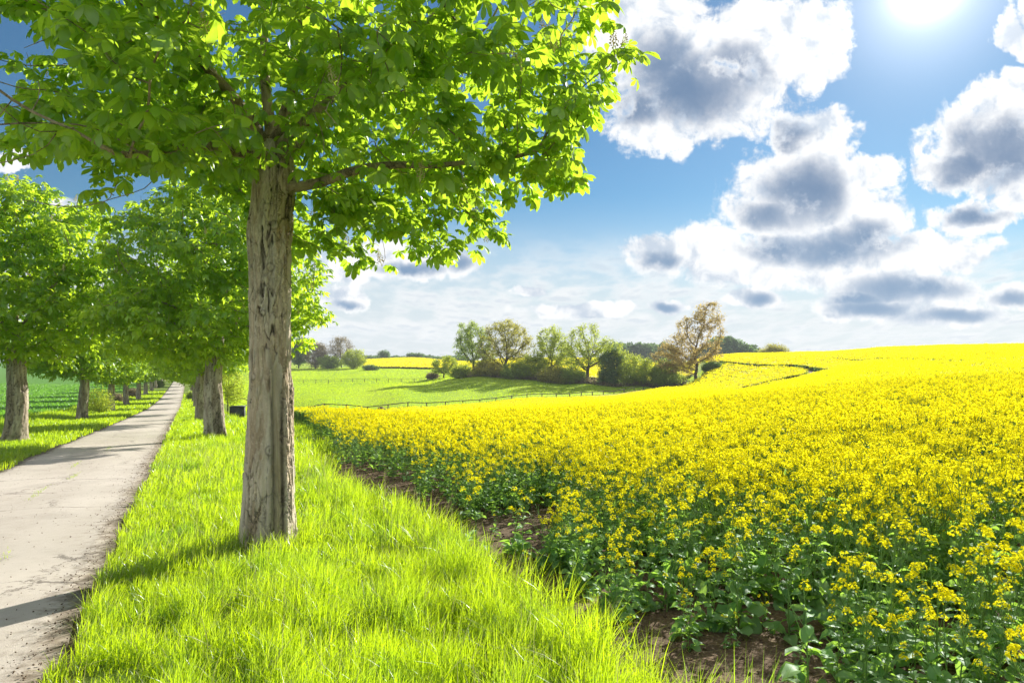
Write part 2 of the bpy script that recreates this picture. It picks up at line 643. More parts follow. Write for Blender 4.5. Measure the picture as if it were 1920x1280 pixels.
# ground sheet: polar grid round the viewpoint
def build_ground():
    rr = [0.25]
    while rr[-1] < 900:
        rr.append(rr[-1] * (1.022 if rr[-1] < 420 else 1.12) + 0.03)
    rr = np.array(rr)
    th = np.concatenate([np.linspace(-52, 52, 330), np.linspace(52, 308, 90)[1:-1]]) * math.pi / 180
    R, T = np.meshgrid(rr, th, indexing='ij')
    x, y = R * np.sin(T), R * np.cos(T)
    z = ground(x, y)
    n, t = road_nt(x, y)
    bed = sstep(n, -4.1, -3.7) * sstep(n, -0.5, -0.9) * ((t > -60) & (t < 420))
    z = z - 0.06 * bed
    # shallow ditch on the left, soft hump under the verge
    z = z - 0.35 * np.exp(-((n + 9.2) / 1.0) ** 2) * ((t > -40) & (t < 350))
    nr, nt = R.shape
    v = np.stack([x, y, z], -1).reshape(-1, 3)
    i = np.arange(nr - 1)[:, None] * nt
    j = np.arange(nt)[None]
    jn = (j + 1) % nt
    q = np.stack([i + j, i + jn, i + nt + jn, i + nt + j], -1).reshape(-1, 4)
    v = np.concatenate([v, [[0, 0, gz(0.0, 0.0)]]])
    c = len(v) - 1
    tr = np.stack([np.full(nt, c), (np.arange(nt) + 1) % nt, np.arange(nt)], -1)
    me = mesh_np(v, q, tr)
    X, Y = v[:, 0], v[:, 1]
    N, TT = road_nt(X, Y)
    soil = np.maximum(in_rape(X, Y).astype(float), (sstep(N + 0.5 * (vnoise(X * 1.3, Y * 1.3, 0, 8) - 0.5), 2.05, 2.45) * in_poly(X - 1.2, Y, np.array([(9, -9), tuple(DIRT * -9 + DIRN * 1.0), tuple(DIRT * 18 + DIRN * 1.0), tuple(DIRT * 17 + DIRN * 5.0)]))))
    soil = np.maximum(soil, np.exp(-((N + 0.68) / 0.13) ** 2) * 0.9 * (TT < 90))
    soil = np.maximum(soil, np.exp(-((N + 3.95) / 0.2) ** 2) * 0.9 * (TT < 90))
    past = ((N > 3.5) & (line_side(X, Y, FENCE) > 0)).astype(float) * (Y > 60)
    past = np.maximum(past, sstep(N, 3.0, 6.0) * (Y > 40) * (1 - soil))
    crop = sstep(N, -10.2, -10.6) * 1.0
    at = me.attributes.new("zone", 'FLOAT_COLOR', 'POINT')
    at.data.foreach_set("color", np.stack([soil, past, crop, np.ones_like(soil)], -1).astype(np.float32).ravel())
    return me


def ground_mat():
    m = bpy.data.materials.new("ground")
    m.use_nodes = True
    g = NT(m.node_tree)
    pos = g.n('ShaderNodeNewGeometry').outputs['Position']
    at = g.n('ShaderNodeAttribute', attribute_name='zone')
    s = g.n('ShaderNodeSeparateColor')
    g.put(s.inputs[0], at.outputs['Color'])
    n1, n2, n3 = g.noise(pos, 0.35, 5), g.noise(pos, 6.0, 5), g.noise(pos, 40.0, 4)
    verge = g.mix(n2, (0.06, 0.10, 0.012), (0.15, 0.24, 0.02))
    verge = g.mix(g.ss(n1, 0.45, 0.7), verge, (0.22, 0.26, 0.04))
    soil = g.mix(n2, (0.055, 0.036, 0.022), (0.17, 0.115, 0.07))
    soil = g.mix(g.ss(n3, 0.5, 0.75), soil, (0.21, 0.16, 0.10))
    nl = g.noise(g.vm('MULTIPLY', pos, (1.0, 0.35, 1.0)), 0.06, 6)
    past = g.mix(g.ss(nl, 0.35, 0.65), (0.20, 0.33, 0.010), (0.33, 0.42, 0.015))
    past = g.mix(g.m('MULTIPLY', n2, 0.5), past, (0.14, 0.25, 0.01))
    crop = g.mix(n2, (0.05, 0.15, 0.015), (0.10, 0.24, 0.025))
    c = g.mix(s.outputs[1], verge, past)
    c = g.mix(s.outputs[2], c, crop)
    c = g.mix(s.outputs[0], c, soil)
    bs = g.n('ShaderNodeBsdfPrincipled')
    g.put(bs.inputs['Base Color'], c)
    bs.inputs['Roughness'].default_value = 0.95
    bs.inputs['Specular IOR Level'].default_value = 0.15
    g.put(bs.inputs['Normal'], g.bump(g.m('ADD', n2, g.m('MULTIPLY', n3, 0.5)), 0.7, 0.06))
    o = g.n('ShaderNodeOutputMaterial')
    g.put(o.inputs[0], bs.outputs[0])
    return m


tag(link("ground", build_ground(), ground_mat()), kind='structure')


def build_road():
    t = np.concatenate([np.linspace(-30, 60, 700), np.linspace(60, 420, 400)[1:]])
    cols = 15
    a, b = road_edge(t, -1.0), road_edge(t, 1.0)
    k = np.linspace(0, 1, cols)
    n = a[:, None] + (b - a)[:, None] * k[None]
    tt = np.broadcast_to(t[:, None], n.shape)
    x = DIRT[0] * tt + DIRN[0] * n
    y = DIRT[1] * tt + DIRN[1] * n
    z = ground(x, y) - 0.012 * (2 * k[None] - 1) ** 2
    v = np.stack([x, y, z], -1)
    low = v[:, [0, -1]].copy()
    low[..., 2] -= 0.10
    v = np.concatenate([low[:, :1], v, low[:, 1:]], 1)
    nr, nc = v.shape[:2]
    i = np.arange(nr - 1)[:, None] * nc
    j = np.arange(nc - 1)[None]
    q = np.stack([i + j, i + j + 1, i + nc + j + 1, i + nc + j], -1).reshape(-1, 4)
    me = mesh_np(v.reshape(-1, 3), q)
    kk = np.concatenate([[0], k, [1]])
    at = me.attributes.new("across", 'FLOAT', 'POINT')
    at.data.foreach_set("value", np.broadcast_to(kk, (nr, nc)).astype(np.float32).ravel())
    return me


def road_mat():
    m = bpy.data.materials.new("asphalt")
    m.use_nodes = True
    g = NT(m.node_tree)
    pos = g.n('ShaderNodeNewGeometry').outputs['Position']
    ac = g.n('ShaderNodeAttribute', attribute_name='across').outputs['Fac']
    n1, n2, n3 = g.noise(pos, 0.5, 5), g.noise(pos, 9.0, 5, 0.65), g.noise(pos, 110.0, 3, 0.7)
    c = g.mix(g.ss(n1, 0.3, 0.7), (0.40, 0.36, 0.31), (0.49, 0.445, 0.39))
    c = g.mix(g.m('MULTIPLY', g.ss(n2, 0.45, 0.75), 0.35), c, (0.29, 0.24, 0.19))
    c = g.mix(g.m('MULTIPLY', g.ss(n3, 0.55, 0.75), 0.45), c, (0.24, 0.21, 0.18))
    c = g.mix(g.m('MULTIPLY', g.ss(n3, 0.42, 0.25), 0.4), c, (0.52, 0.47, 0.40))
    c = g.mix(g.m('MULTIPLY', g.ss(g.m('ABSOLUTE', g.m('SUBTRACT', g.m('ABSOLUTE', g.m('SUBTRACT', ac, 0.5)), 0.25)), 0.12, 0.02), 0.22), c, (0.54, 0.50, 0.44))
    c = g.mix(g.m('MULTIPLY', g.ss(g.noise(g.vm('ADD', pos, (7.3, 2.1, 0.0)), 0.9, 4), 0.56, 0.66), 0.22), c, (0.24, 0.21, 0.18))
    # wheel-polished tracks are a little paler; dirt gathers along both edges
    edge = g.m('ABSOLUTE', g.m('SUBTRACT', ac, 0.5))
    dirt = g.m('MULTIPLY', g.ss(g.m('ADD', edge, g.m('MULTIPLY', g.m('SUBTRACT', n2, 0.5), 0.22)), 0.39, 0.50), 0.85)
    c = g.mix(dirt, c, (0.10, 0.075, 0.05))
    cr = g.n('ShaderNodeTexVoronoi', feature='DISTANCE_TO_EDGE')
    g.put(cr.inputs['Vector'], g.vm('ADD', pos, g.vm('SCALE', g.combine(n2, n1, 0.0), scale=0.9)))
    cr.inputs['Scale'].default_value = 0.42
    crack = g.m('MULTIPLY', g.ss(cr.outputs['Distance'], 0.012, 0.003), g.ss(n1, 0.42, 0.54))
    c = g.mix(g.m('MULTIPLY', crack, 0.8), c, (0.09, 0.075, 0.06))
    bs = g.n('ShaderNodeBsdfPrincipled')
    g.put(bs.inputs['Base Color'], c)
    bs.inputs['Roughness'].default_value = 0.85
    bs.inputs['Specular IOR Level'].default_value = 0.25
    g.put(bs.inputs['Normal'], g.bump(g.m('ADD', n3, g.m('MULTIPLY', n2, 0.8)), 0.35, 0.02))
    o = g.n('ShaderNodeOutputMaterial')
    g.put(o.inputs[0], bs.outputs[0])
    return m


tag(link("road", build_road(), road_mat()), kind='structure')


# ------------------------------------------------------------------ plant materials
def leaf_mat(name, c1, c2, trans=(0.3, 0.5, 0.02), tf=0.5, gloss=0.06, rough=0.4, hvar=0.03, vvar=0.5, patch=None):
    m = bpy.data.materials.new(name)
    m.use_nodes = True
    g = NT(m.node_tree)
    geo = g.n('ShaderNodeNewGeometry')
    r = geo.outputs['Random Per Island']
    c = g.mix(r, c1, c2)
    pf = g.m('MULTIPLY', g.ss(g.noise(geo.outputs['Position'], 1.1, 5, 0.65), 0.46, 0.68), 0.75)
    if patch:              # darker kinds of grass grow in patches
        c = g.mix(pf, c, patch[0])
    hsv = g.n('ShaderNodeHueSaturation')
    g.put(hsv.inputs['Hue'], g.m('ADD', 0.5 - hvar / 2, g.m('MULTIPLY', g.m('FRACT', g.m('MULTIPLY', r, 7.31)), hvar)))
    g.put(hsv.inputs['Value'], g.m('ADD', 1 - vvar / 2, g.m('MULTIPLY', g.m('FRACT', g.m('MULTIPLY', r, 13.7)), vvar)))
    g.put(hsv.inputs['Color'], c)
    d = g.n('ShaderNodeBsdfDiffuse')
    g.put(d.inputs['Color'], hsv.outputs[0])
    t = g.n('ShaderNodeBsdfTranslucent')
    g.put(t.inputs['Color'], g.mix(g.m('MULTIPLY', g.m('FRACT', g.m('MULTIPLY', r, 5.17)), 0.45), trans, tuple(x * 0.55 for x in trans)) if not patch else g.mix(pf, trans, patch[1]))
    mx = g.n('ShaderNodeMixShader')
    mx.inputs[0].default_value = tf
    g.put(mx.inputs[1], d.outputs[0])
    g.put(mx.inputs[2], t.outputs[0])
    out = mx.outputs[0]
    if gloss > 0:
        gl_ = g.n('ShaderNodeBsdfGlossy')
        gl_.inputs['Roughness'].default_value = rough
        gl_.inputs['Color'].default_value = (0.9, 0.95, 1, 1)
        m2 = g.n('ShaderNodeMixShader')
        m2.inputs[0].default_value = gloss
        g.put(m2.inputs[1], out)
        g.put(m2.inputs[2], gl_.outputs[0])
        out = m2.outputs[0]
    o = g.n('ShaderNodeOutputMaterial')
    g.put(o.inputs[0], out)
    return m


def bark_mat(name, c1, c2, crackc=(0.035, 0.028, 0.022), scale=1.0, use_attr=False):
    m = bpy.data.materials.new(name)
    m.use_nodes = True
    g = NT(m.node_tree)
    tco = g.n('ShaderNodeTexCoord').outputs['Object']
    st = g.vm('MULTIPLY', tco, (1.0, 1.0, 0.32))
    n1 = g.noise(st, 7.0 * scale, 6, 0.6, 0.6)
    n2 = g.noise(tco, 30.0 * scale, 5, 0.65)
    n3 = g.noise(st, 2.2 * scale, 4)
    c = g.mix(g.ss(n1, 0.32, 0.68), c1, c2)
    c = g.mix(g.m('MULTIPLY', g.ss(n2, 0.5, 0.72), 0.45), c, tuple(min(1, x * 1.45) for x in c2))
    c = g.mix(g.m('MULTIPLY', g.ss(n3, 0.52, 0.7), 0.55), c, tuple(x * 0.5 for x in c1))
    # algae and lichen
    c = g.mix(g.m('MULTIPLY', g.ss(g.noise(tco, 3.1 * scale, 5), 0.56, 0.72), 0.4), c, (0.17, 0.17, 0.06))
    vo = g.n('ShaderNodeTexVoronoi', feature='DISTANCE_TO_EDGE')
    g.put(vo.inputs['Vector'], g.vm('ADD', g.vm('MULTIPLY', tco, (1, 1, 0.4)), g.vm('SCALE', g.combine(n1, n2, n3), scale=0.12)))
    vo.inputs['Scale'].default_value = 9.0 * scale
    ck = g.m('MULTIPLY', g.ss(vo.outputs['Distance'], 0.07, 0.0), g.ss(n3, 0.42, 0.6))
    c = g.mix(g.m('MULTIPLY', ck, 0.75), c, crackc)
    h = g.m('SUBTRACT', g.m('ADD', n1, g.m('MULTIPLY', n2, 0.5)), g.m('MULTIPLY', ck, 0.8))
    if use_attr:
        a = g.n('ShaderNodeAttribute', attribute_name='bark')
        s = g.n('ShaderNodeSeparateColor')
        g.put(s.inputs[0], a.outputs['Color'])
        c = g.mix(g.m('MULTIPLY', s.outputs[2], 0.8), c, g.mix(n2, (0.48, 0.42, 0.33), (0.66, 0.60, 0.50)))
        c = g.mix(g.m('MULTIPLY', s.outputs[1], 0.85), c, g.mix(n1, (0.26, 0.19, 0.11), (0.50, 0.43, 0.32)))
        c = g.mix(g.m('MULTIPLY', s.outputs[0], 0.9), c, crackc)
    bs = g.n('ShaderNodeBsdfPrincipled')
    g.put(bs.inputs['Base Color'], c)
    bs.inputs['Roughness'].default_value = 0.9
    bs.inputs['Specular IOR Level'].default_value = 0.2
    g.put(bs.inputs['Normal'], g.bump(h, 0.6, 0.03))
    o = g.n('ShaderNodeOutputMaterial')
    g.put(o.inputs[0], bs.outputs[0])
    return m


def plain_mat(name, c1, c2, scale=8.0, rough=0.85):
    m = bpy.data.materials.new(name)
    m.use_nodes = True
    g = NT(m.node_tree)
    tco = g.n('ShaderNodeTexCoord').outputs['Object']
    n1 = g.noise(tco, scale, 5, 0.6)
    bs = g.n('ShaderNodeBsdfPrincipled')
    g.put(bs.inputs['Base Color'], g.mix(n1, c1, c2))
    bs.inputs['Roughness'].default_value = rough
    bs.inputs['Specular IOR Level'].default_value = 0.12
    g.put(bs.inputs['Normal'], g.bump(n1, 0.3, 0.02))
    o = g.n('ShaderNodeOutputMaterial')
    g.put(o.inputs[0], bs.outputs[0])
    return m


M_CHEST = leaf_mat("chestnut_leaf", (0.05, 0.15, 0.016), (0.10, 0.23, 0.028), (0.56, 0.82, 0.04), 0.57, 0.05, 0.4, vvar=0.8)
M_CHEST_FAR = leaf_mat("avenue_leaf", (0.06, 0.17, 0.010), (0.11, 0.24, 0.016), (0.62, 0.86, 0.035), 0.60, 0.04, 0.4, vvar=0.7)
M_BARK = bark_mat("chestnut_bark", (0.33, 0.25, 0.17), (0.57, 0.47, 0.35), use_attr=True)
M_BARK_FAR = bark_mat("avenue_bark", (0.19, 0.15, 0.11), (0.38, 0.32, 0.25), scale=0.7, use_attr=True)
M_LIMB = bark_mat("limb_bark", (0.22, 0.17, 0.11), (0.42, 0.34, 0.24), scale=1.6)
M_DARKLIMB = plain_mat("dark_twig", (0.05, 0.04, 0.03), (0.11, 0.09, 0.065), 3.0)
M_BLOSSOM = leaf_mat("blossom", (0.62, 0.55, 0.28), (0.78, 0.70, 0.42), (0.6, 0.55, 0.25), 0.35, 0.0)
M_GRASS = leaf_mat("grass_blade", (0.11, 0.19, 0.007), (0.20, 0.29, 0.012), (0.60, 0.80, 0.012), 0.60, 0.05, 0.35, 0.035, 0.6, patch=((0.06, 0.14, 0.012), (0.26, 0.50, 0.03)))
M_STRAWGRASS = leaf_mat("dry_grass", (0.32, 0.29, 0.13), (0.45, 0.42, 0.2), (0.5, 0.5, 0.2), 0.4, 0.02)
M_PASTURE = leaf_mat("pasture_blade", (0.15, 0.23, 0.007), (0.23, 0.32, 0.010), (0.60, 0.80, 0.01), 0.58, 0.02, 0.5, 0.02, 0.3)
M_CROPLEAF = leaf_mat("crop_blade", (0.05, 0.16, 0.018), (0.09, 0.23, 0.026), (0.24, 0.54, 0.03), 0.5, 0.05, 0.4, 0.02, 0.3)
M_PETAL = leaf_mat("rape_petal", (0.92, 0.83, 0.014), (0.95, 0.88, 0.022), (0.96, 0.89, 0.016), 0.5, 0.0, 0.5, 0.01, 0.15)
M_RSTEM = leaf_mat("rape_stem", (0.10, 0.20, 0.04), (0.16, 0.28, 0.06), (0.25, 0.45, 0.05), 0.3, 0.05)
M_RLEAF = leaf_mat("rape_leaf", (0.11, 0.24, 0.08), (0.18, 0.32, 0.11), (0.42, 0.70, 0.08), 0.48, 0.03, 0.5)

# ------------------------------------------------------------------ trees
def grow(attr, nodes, parents, step, influence, kill, iters=140, up=0.0, rng=None):
    """space colonisation: branches grow towards the attraction points"""
    rng = rng or np.random.default_rng(1)
    N = [np.asarray(p, float) for p in nodes]
    par = list(parents)
    attr = attr.copy()
    arr = np.array(N)
    d = np.linalg.norm(attr[:, None] - arr[None], axis=2)
    ni, nd = d.argmin(1), d.min(1)
    for it in range(iters):
        keep = nd > kill
        attr, ni, nd = attr[keep], ni[keep], nd[keep]
        if len(attr) == 0:
            break
        act = nd < influence
        if not act.any():
            break
        idx, inv = np.unique(ni[act], return_inverse=True)
        base = np.array(N)[idx]
        v = attr[act] - np.array(N)[ni[act]]
        v /= np.linalg.norm(v, axis=1)[:, None] + 1e-9
        s = np.zeros((len(idx), 3))
        np.add.at(s, inv, v)
        s /= np.linalg.norm(s, axis=1)[:, None] + 1e-9
        s += rng.normal(0, 0.22, s.shape)
        s[:, 2] += up
        s /= np.linalg.norm(s, axis=1)[:, None] + 1e-9
        new = base + s * step
        k0 = len(N)
        N.extend(new)
        par.extend(idx.tolist())
        dn = np.linalg.norm(attr[:, None] - new[None], axis=2)
        bi, bd = dn.argmin(1), dn.min(1)
        m = bd < nd - 1e-6
        ni = np.where(m, bi + k0, ni)
        nd = np.where(m, bd, nd)
        stale = rng.random(len(attr)) < 0.004
        attr, ni, nd = attr[~stale], ni[~stale], nd[~stale]
    return np.array(N), np.array(par)


def radii(N, par, tip, expo=2.3):
    n = len(N)
    acc = np.zeros(n)
    kids = np.zeros(n, int)
    for i in range(1, n):
        kids[par[i]] += 1
    acc[kids == 0] = tip ** expo
    for i in range(n - 1, 0, -1):
        if par[i] >= 0:
            acc[par[i]] += acc[i] if acc[i] > 0 else tip ** expo
    return np.maximum(acc, tip ** expo) ** (1 / expo), kids


def branch_mesh(N, par, r, skip=0, sides=6, minr=0.0):
    n = len(N)
    ch = [[] for _ in range(n)]
    for i in range(1, n):
        if par[i] >= 0:
            ch[par[i]].append(i)
    mb = MB()
    stack = [0]
    starts = [(None, 0)]
    while starts:
        p, i = starts.pop()
        chain = ([p] if p is not None else []) + [i]
        while ch[i]:
            ks = sorted(ch[i], key=lambda k: -r[k])
            for k in ks[1:]:
                starts.append((i, k))
            i = ks[0]
            chain.append(i)
        pts = N[chain].copy()
        rad = r[chain].copy()
        if p is not None and len(rad) > 1:
            rad[0] = min(rad[0], rad[1] * 1.25)
        if len(pts) < 2 or rad.max() < minr:
            continue
        if len(pts) > 3:
            sm = pts.copy()
            sm[1:-1] = 0.25 * pts[:-2] + 0.5 * pts[1:-1] + 0.25 * pts[2:]
            pts = sm
        rad[-1] *= 0.5
        if skip and p is None:
            pts, rad = pts[skip:], rad[skip:]
            if len(pts) < 2:
                continue
        s = sides if rad.max() > 0.03 else (5 if rad.max() > 0.012 else 3)
        mb.tube(pts, rad, s)
    return mb


def ell_points(ells, n, rng, shell=0.0):
    """random points inside a union of ellipsoids (cx,cy,cz,rx,ry,rz)"""
    ells = np.asarray(ells, float)
    vol = ells[:, 3] * ells[:, 4] * ells[:, 5]
    out = []
    for e, k in zip(ells, rng.multinomial(n, vol / vol.sum())):
        p = rng.normal(size=(k, 3))
        p /= np.linalg.norm(p, axis=1)[:, None]
        rad = rng.random(k) ** (1 / 3)
        rad = shell + (1 - shell) * rad
        out.append(e[:3] + p * rad[:, None] * e[3:])
    return np.concatenate(out)


def rotmats(yaw, pitch, roll, scale):
    cy, sy, cp, sp, cr, sr = np.cos(yaw), np.sin(yaw), np.cos(pitch), np.sin(pitch), np.cos(roll), np.sin(roll)
    z, o = np.zeros_like(cy), np.ones_like(cy)
    Rz = np.stack([cy, -sy, z, sy, cy, z, z, z, o], -1).reshape(-1, 3, 3)
    Ry = np.stack([cp, z, sp, z, o, z, -sp, z, cp], -1).reshape(-1, 3, 3)
    Rx = np.stack([o, z, z, z, cr, -sr, z, sr, cr], -1).reshape(-1, 3, 3)
    return Rz @ Ry @ Rx * np.asarray(scale)[:, None, None]


def leaflet(L, wd, ang, droop, stations, fold=0.25, prof=None):
    s = np.array(stations)
    prof = prof or (lambda q: np.interp(q, [0, 0.15, 0.4, 0.68, 0.85, 1.0], [0.06, 0.26, 0.66, 1.0, 0.86, 0.08]))
    wv = prof(s) * wd / 2
    x = L * (s - 0.18 * droop * s ** 2)
    z = -L * droop * s ** 1.7
    v = []
    for k in (-1, 0, 1):
        v.append(np.stack([x, k * wv, z + abs(k) * wv * fold], -1))
    v = np.stack(v, 1)
    ca, sa = math.cos(ang), math.sin(ang)
    v = v @ np.array([[ca, sa, 0], [-sa, ca, 0], [0, 0, 1]])
    n = len(s)
    q = []
    for i in range(n - 1):
        for k in (0, 1):
            q.append((i * 3 + k, i * 3 + k + 1, i * 3 + 3 + k + 1, i * 3 + 3 + k))
    return v.reshape(-1, 3), q


def palmate(rng, detail=True):
    """one horse-chestnut leaf: stalk along +x and five to seven hanging leaflets"""
    mb = MB()
    pet = rng.uniform(0.09, 0.15)
    if detail:
        mb.add([(0, -0.002, 0), (0, 0.002, 0), (pet, 0.002, 0.012), (pet, -0.002, 0.012)], [(0, 1, 2, 3)])
    k = int(rng.integers(5, 8))
    droop = rng.uniform(0.35, 0.95)
    st = (0, 0.2, 0.42, 0.66, 0.85, 1.0) if detail else (0.05, 0.62, 1.0)
    for i in range(k):
        a = (i / (k - 1) - 0.5) * math.radians(rng.uniform(215, 265)) + rng.normal(0, 0.08)
        L = (0.20 - 0.085 * abs(i / (k - 1) - 0.5) * 2) * rng.uniform(0.88, 1.1)
        v, q = leaflet(L, L * rng.uniform(0.42, 0.52), a, droop * rng.uniform(0.8, 1.2), st, 0.3 * rng.uniform(0.3, 1.3))
        v[:, 0] += pet
        v[:, 2] += 0.012
        mb.add(v, q)
    return np.concatenate(mb.v), np.concatenate(mb.q)


def scatter_leaves(sites, dirs, rng, templates, smin, smax, pitch=(0.15, 0.5)):
    mb = MB()
    which = rng.integers(0, len(templates), len(sites))
    for k, (tv, tq) in enumerate(templates):
        m = which == k
        if not m.any():
            continue
        n = m.sum()
        yaw = np.arctan2(dirs[m, 1], dirs[m, 0]) + rng.normal(0, 0.75, n)
        pit = rng.normal(pitch[0], pitch[1], n)
        mats = rotmats(yaw, pit, rng.normal(0, 0.4, n), rng.uniform(smin, smax, n))
        mb.inst(tv, tq, mats, sites[m])
    return mb.mesh()


def leaf_sites(N, par, r, kids, n, rng, thr, spread, centre):
    """places along the thin twigs"""
    ok = np.where(r < thr)[0]
    ok = ok[par[ok] >= 0]
    pick = rng.choice(ok, n)
    k = rng.random((n, 1))
    p = N[pick] * k + N[par[pick]] * (1 - k)
    d = rng.normal(0, 1, (n, 3))
    d[:, 2] *= 0.7
    p = p + d * spread
    out = p - centre
    out[:, 2] *= 0.2
    dd = d * 1.0 + 0.8 * out / (np.linalg.norm(out, axis=1)[:, None] + 1e-6)
    return p, dd


def spike_mesh(rng):
    """upright horse-chestnut flower candle, mostly buds"""
    mb = MB()
    H = 0.17
    mb.tube([(0, 0, 0), (0.004, 0, H * 0.5), (0, 0.003, H)], [0.0035, 0.003, 0.0015], 5)
    oct_v = np.array([(1, 0, 0), (0, 1, 0), (-1, 0, 0), (0, -1, 0), (0, 0, 1), (0, 0, -1.0)])
    oct_t = [(0, 1, 4), (1, 2, 4), (2, 3, 4), (3, 0, 4), (1, 0, 5), (2, 1, 5), (3, 2, 5), (0, 3, 5)]
    for i in range(70):
        h = (i + 0.5) / 70
        a = i * 2.399
        rr = 0.034 * (1 - h) ** 0.7 * rng.uniform(0.5, 1.1) + 0.004
        c = np.array([math.cos(a) * rr, math.sin(a) * rr, H * (0.12 + 0.9 * h) + rr * 0.3])
        mb.add(oct_v * rng.uniform(0.0045, 0.0085) * (1.1 - 0.5 * h) + c, None, oct_t)
    return mb.mesh()


SPIKE = [spike_mesh(np.random.default_rng(50 + i)) for i in range(3)]
for s_ in SPIKE:
    s_.materials.append(M_BLOSSOM)


def cells(a, b, wrap, seed):
    """Worley cells, wrapped round the stem: distance to the nearest border and a number per cell"""
    nw_ = max(3, int(round(wrap)))
    a = a * nw_ / wrap
    ia, ib = np.floor(a), np.floor(b)
    d1, d2, cid = np.full(a.shape, 9.0), np.full(a.shape, 9.0), np.zeros(a.shape)
    for i in (-1, 0, 1):
        for j in (-1, 0, 1):
            ca, cb = np.mod(ia + i, nw_), ib + j
            pa, pb = ia + i + _h(ca, cb, np.zeros_like(ca), seed), cb + _h(ca, cb, np.ones_like(ca), seed)
            d = np.hypot(a - pa, b - pb)
            v = _h(ca, cb, np.full_like(ca, 2), seed)
            near = d < d1
            d2 = np.where(near, d1, np.minimum(d2, d))
            cid = np.where(near, v, cid)
            d1 = np.where(near, d, d1)
    return d2 - d1, cid


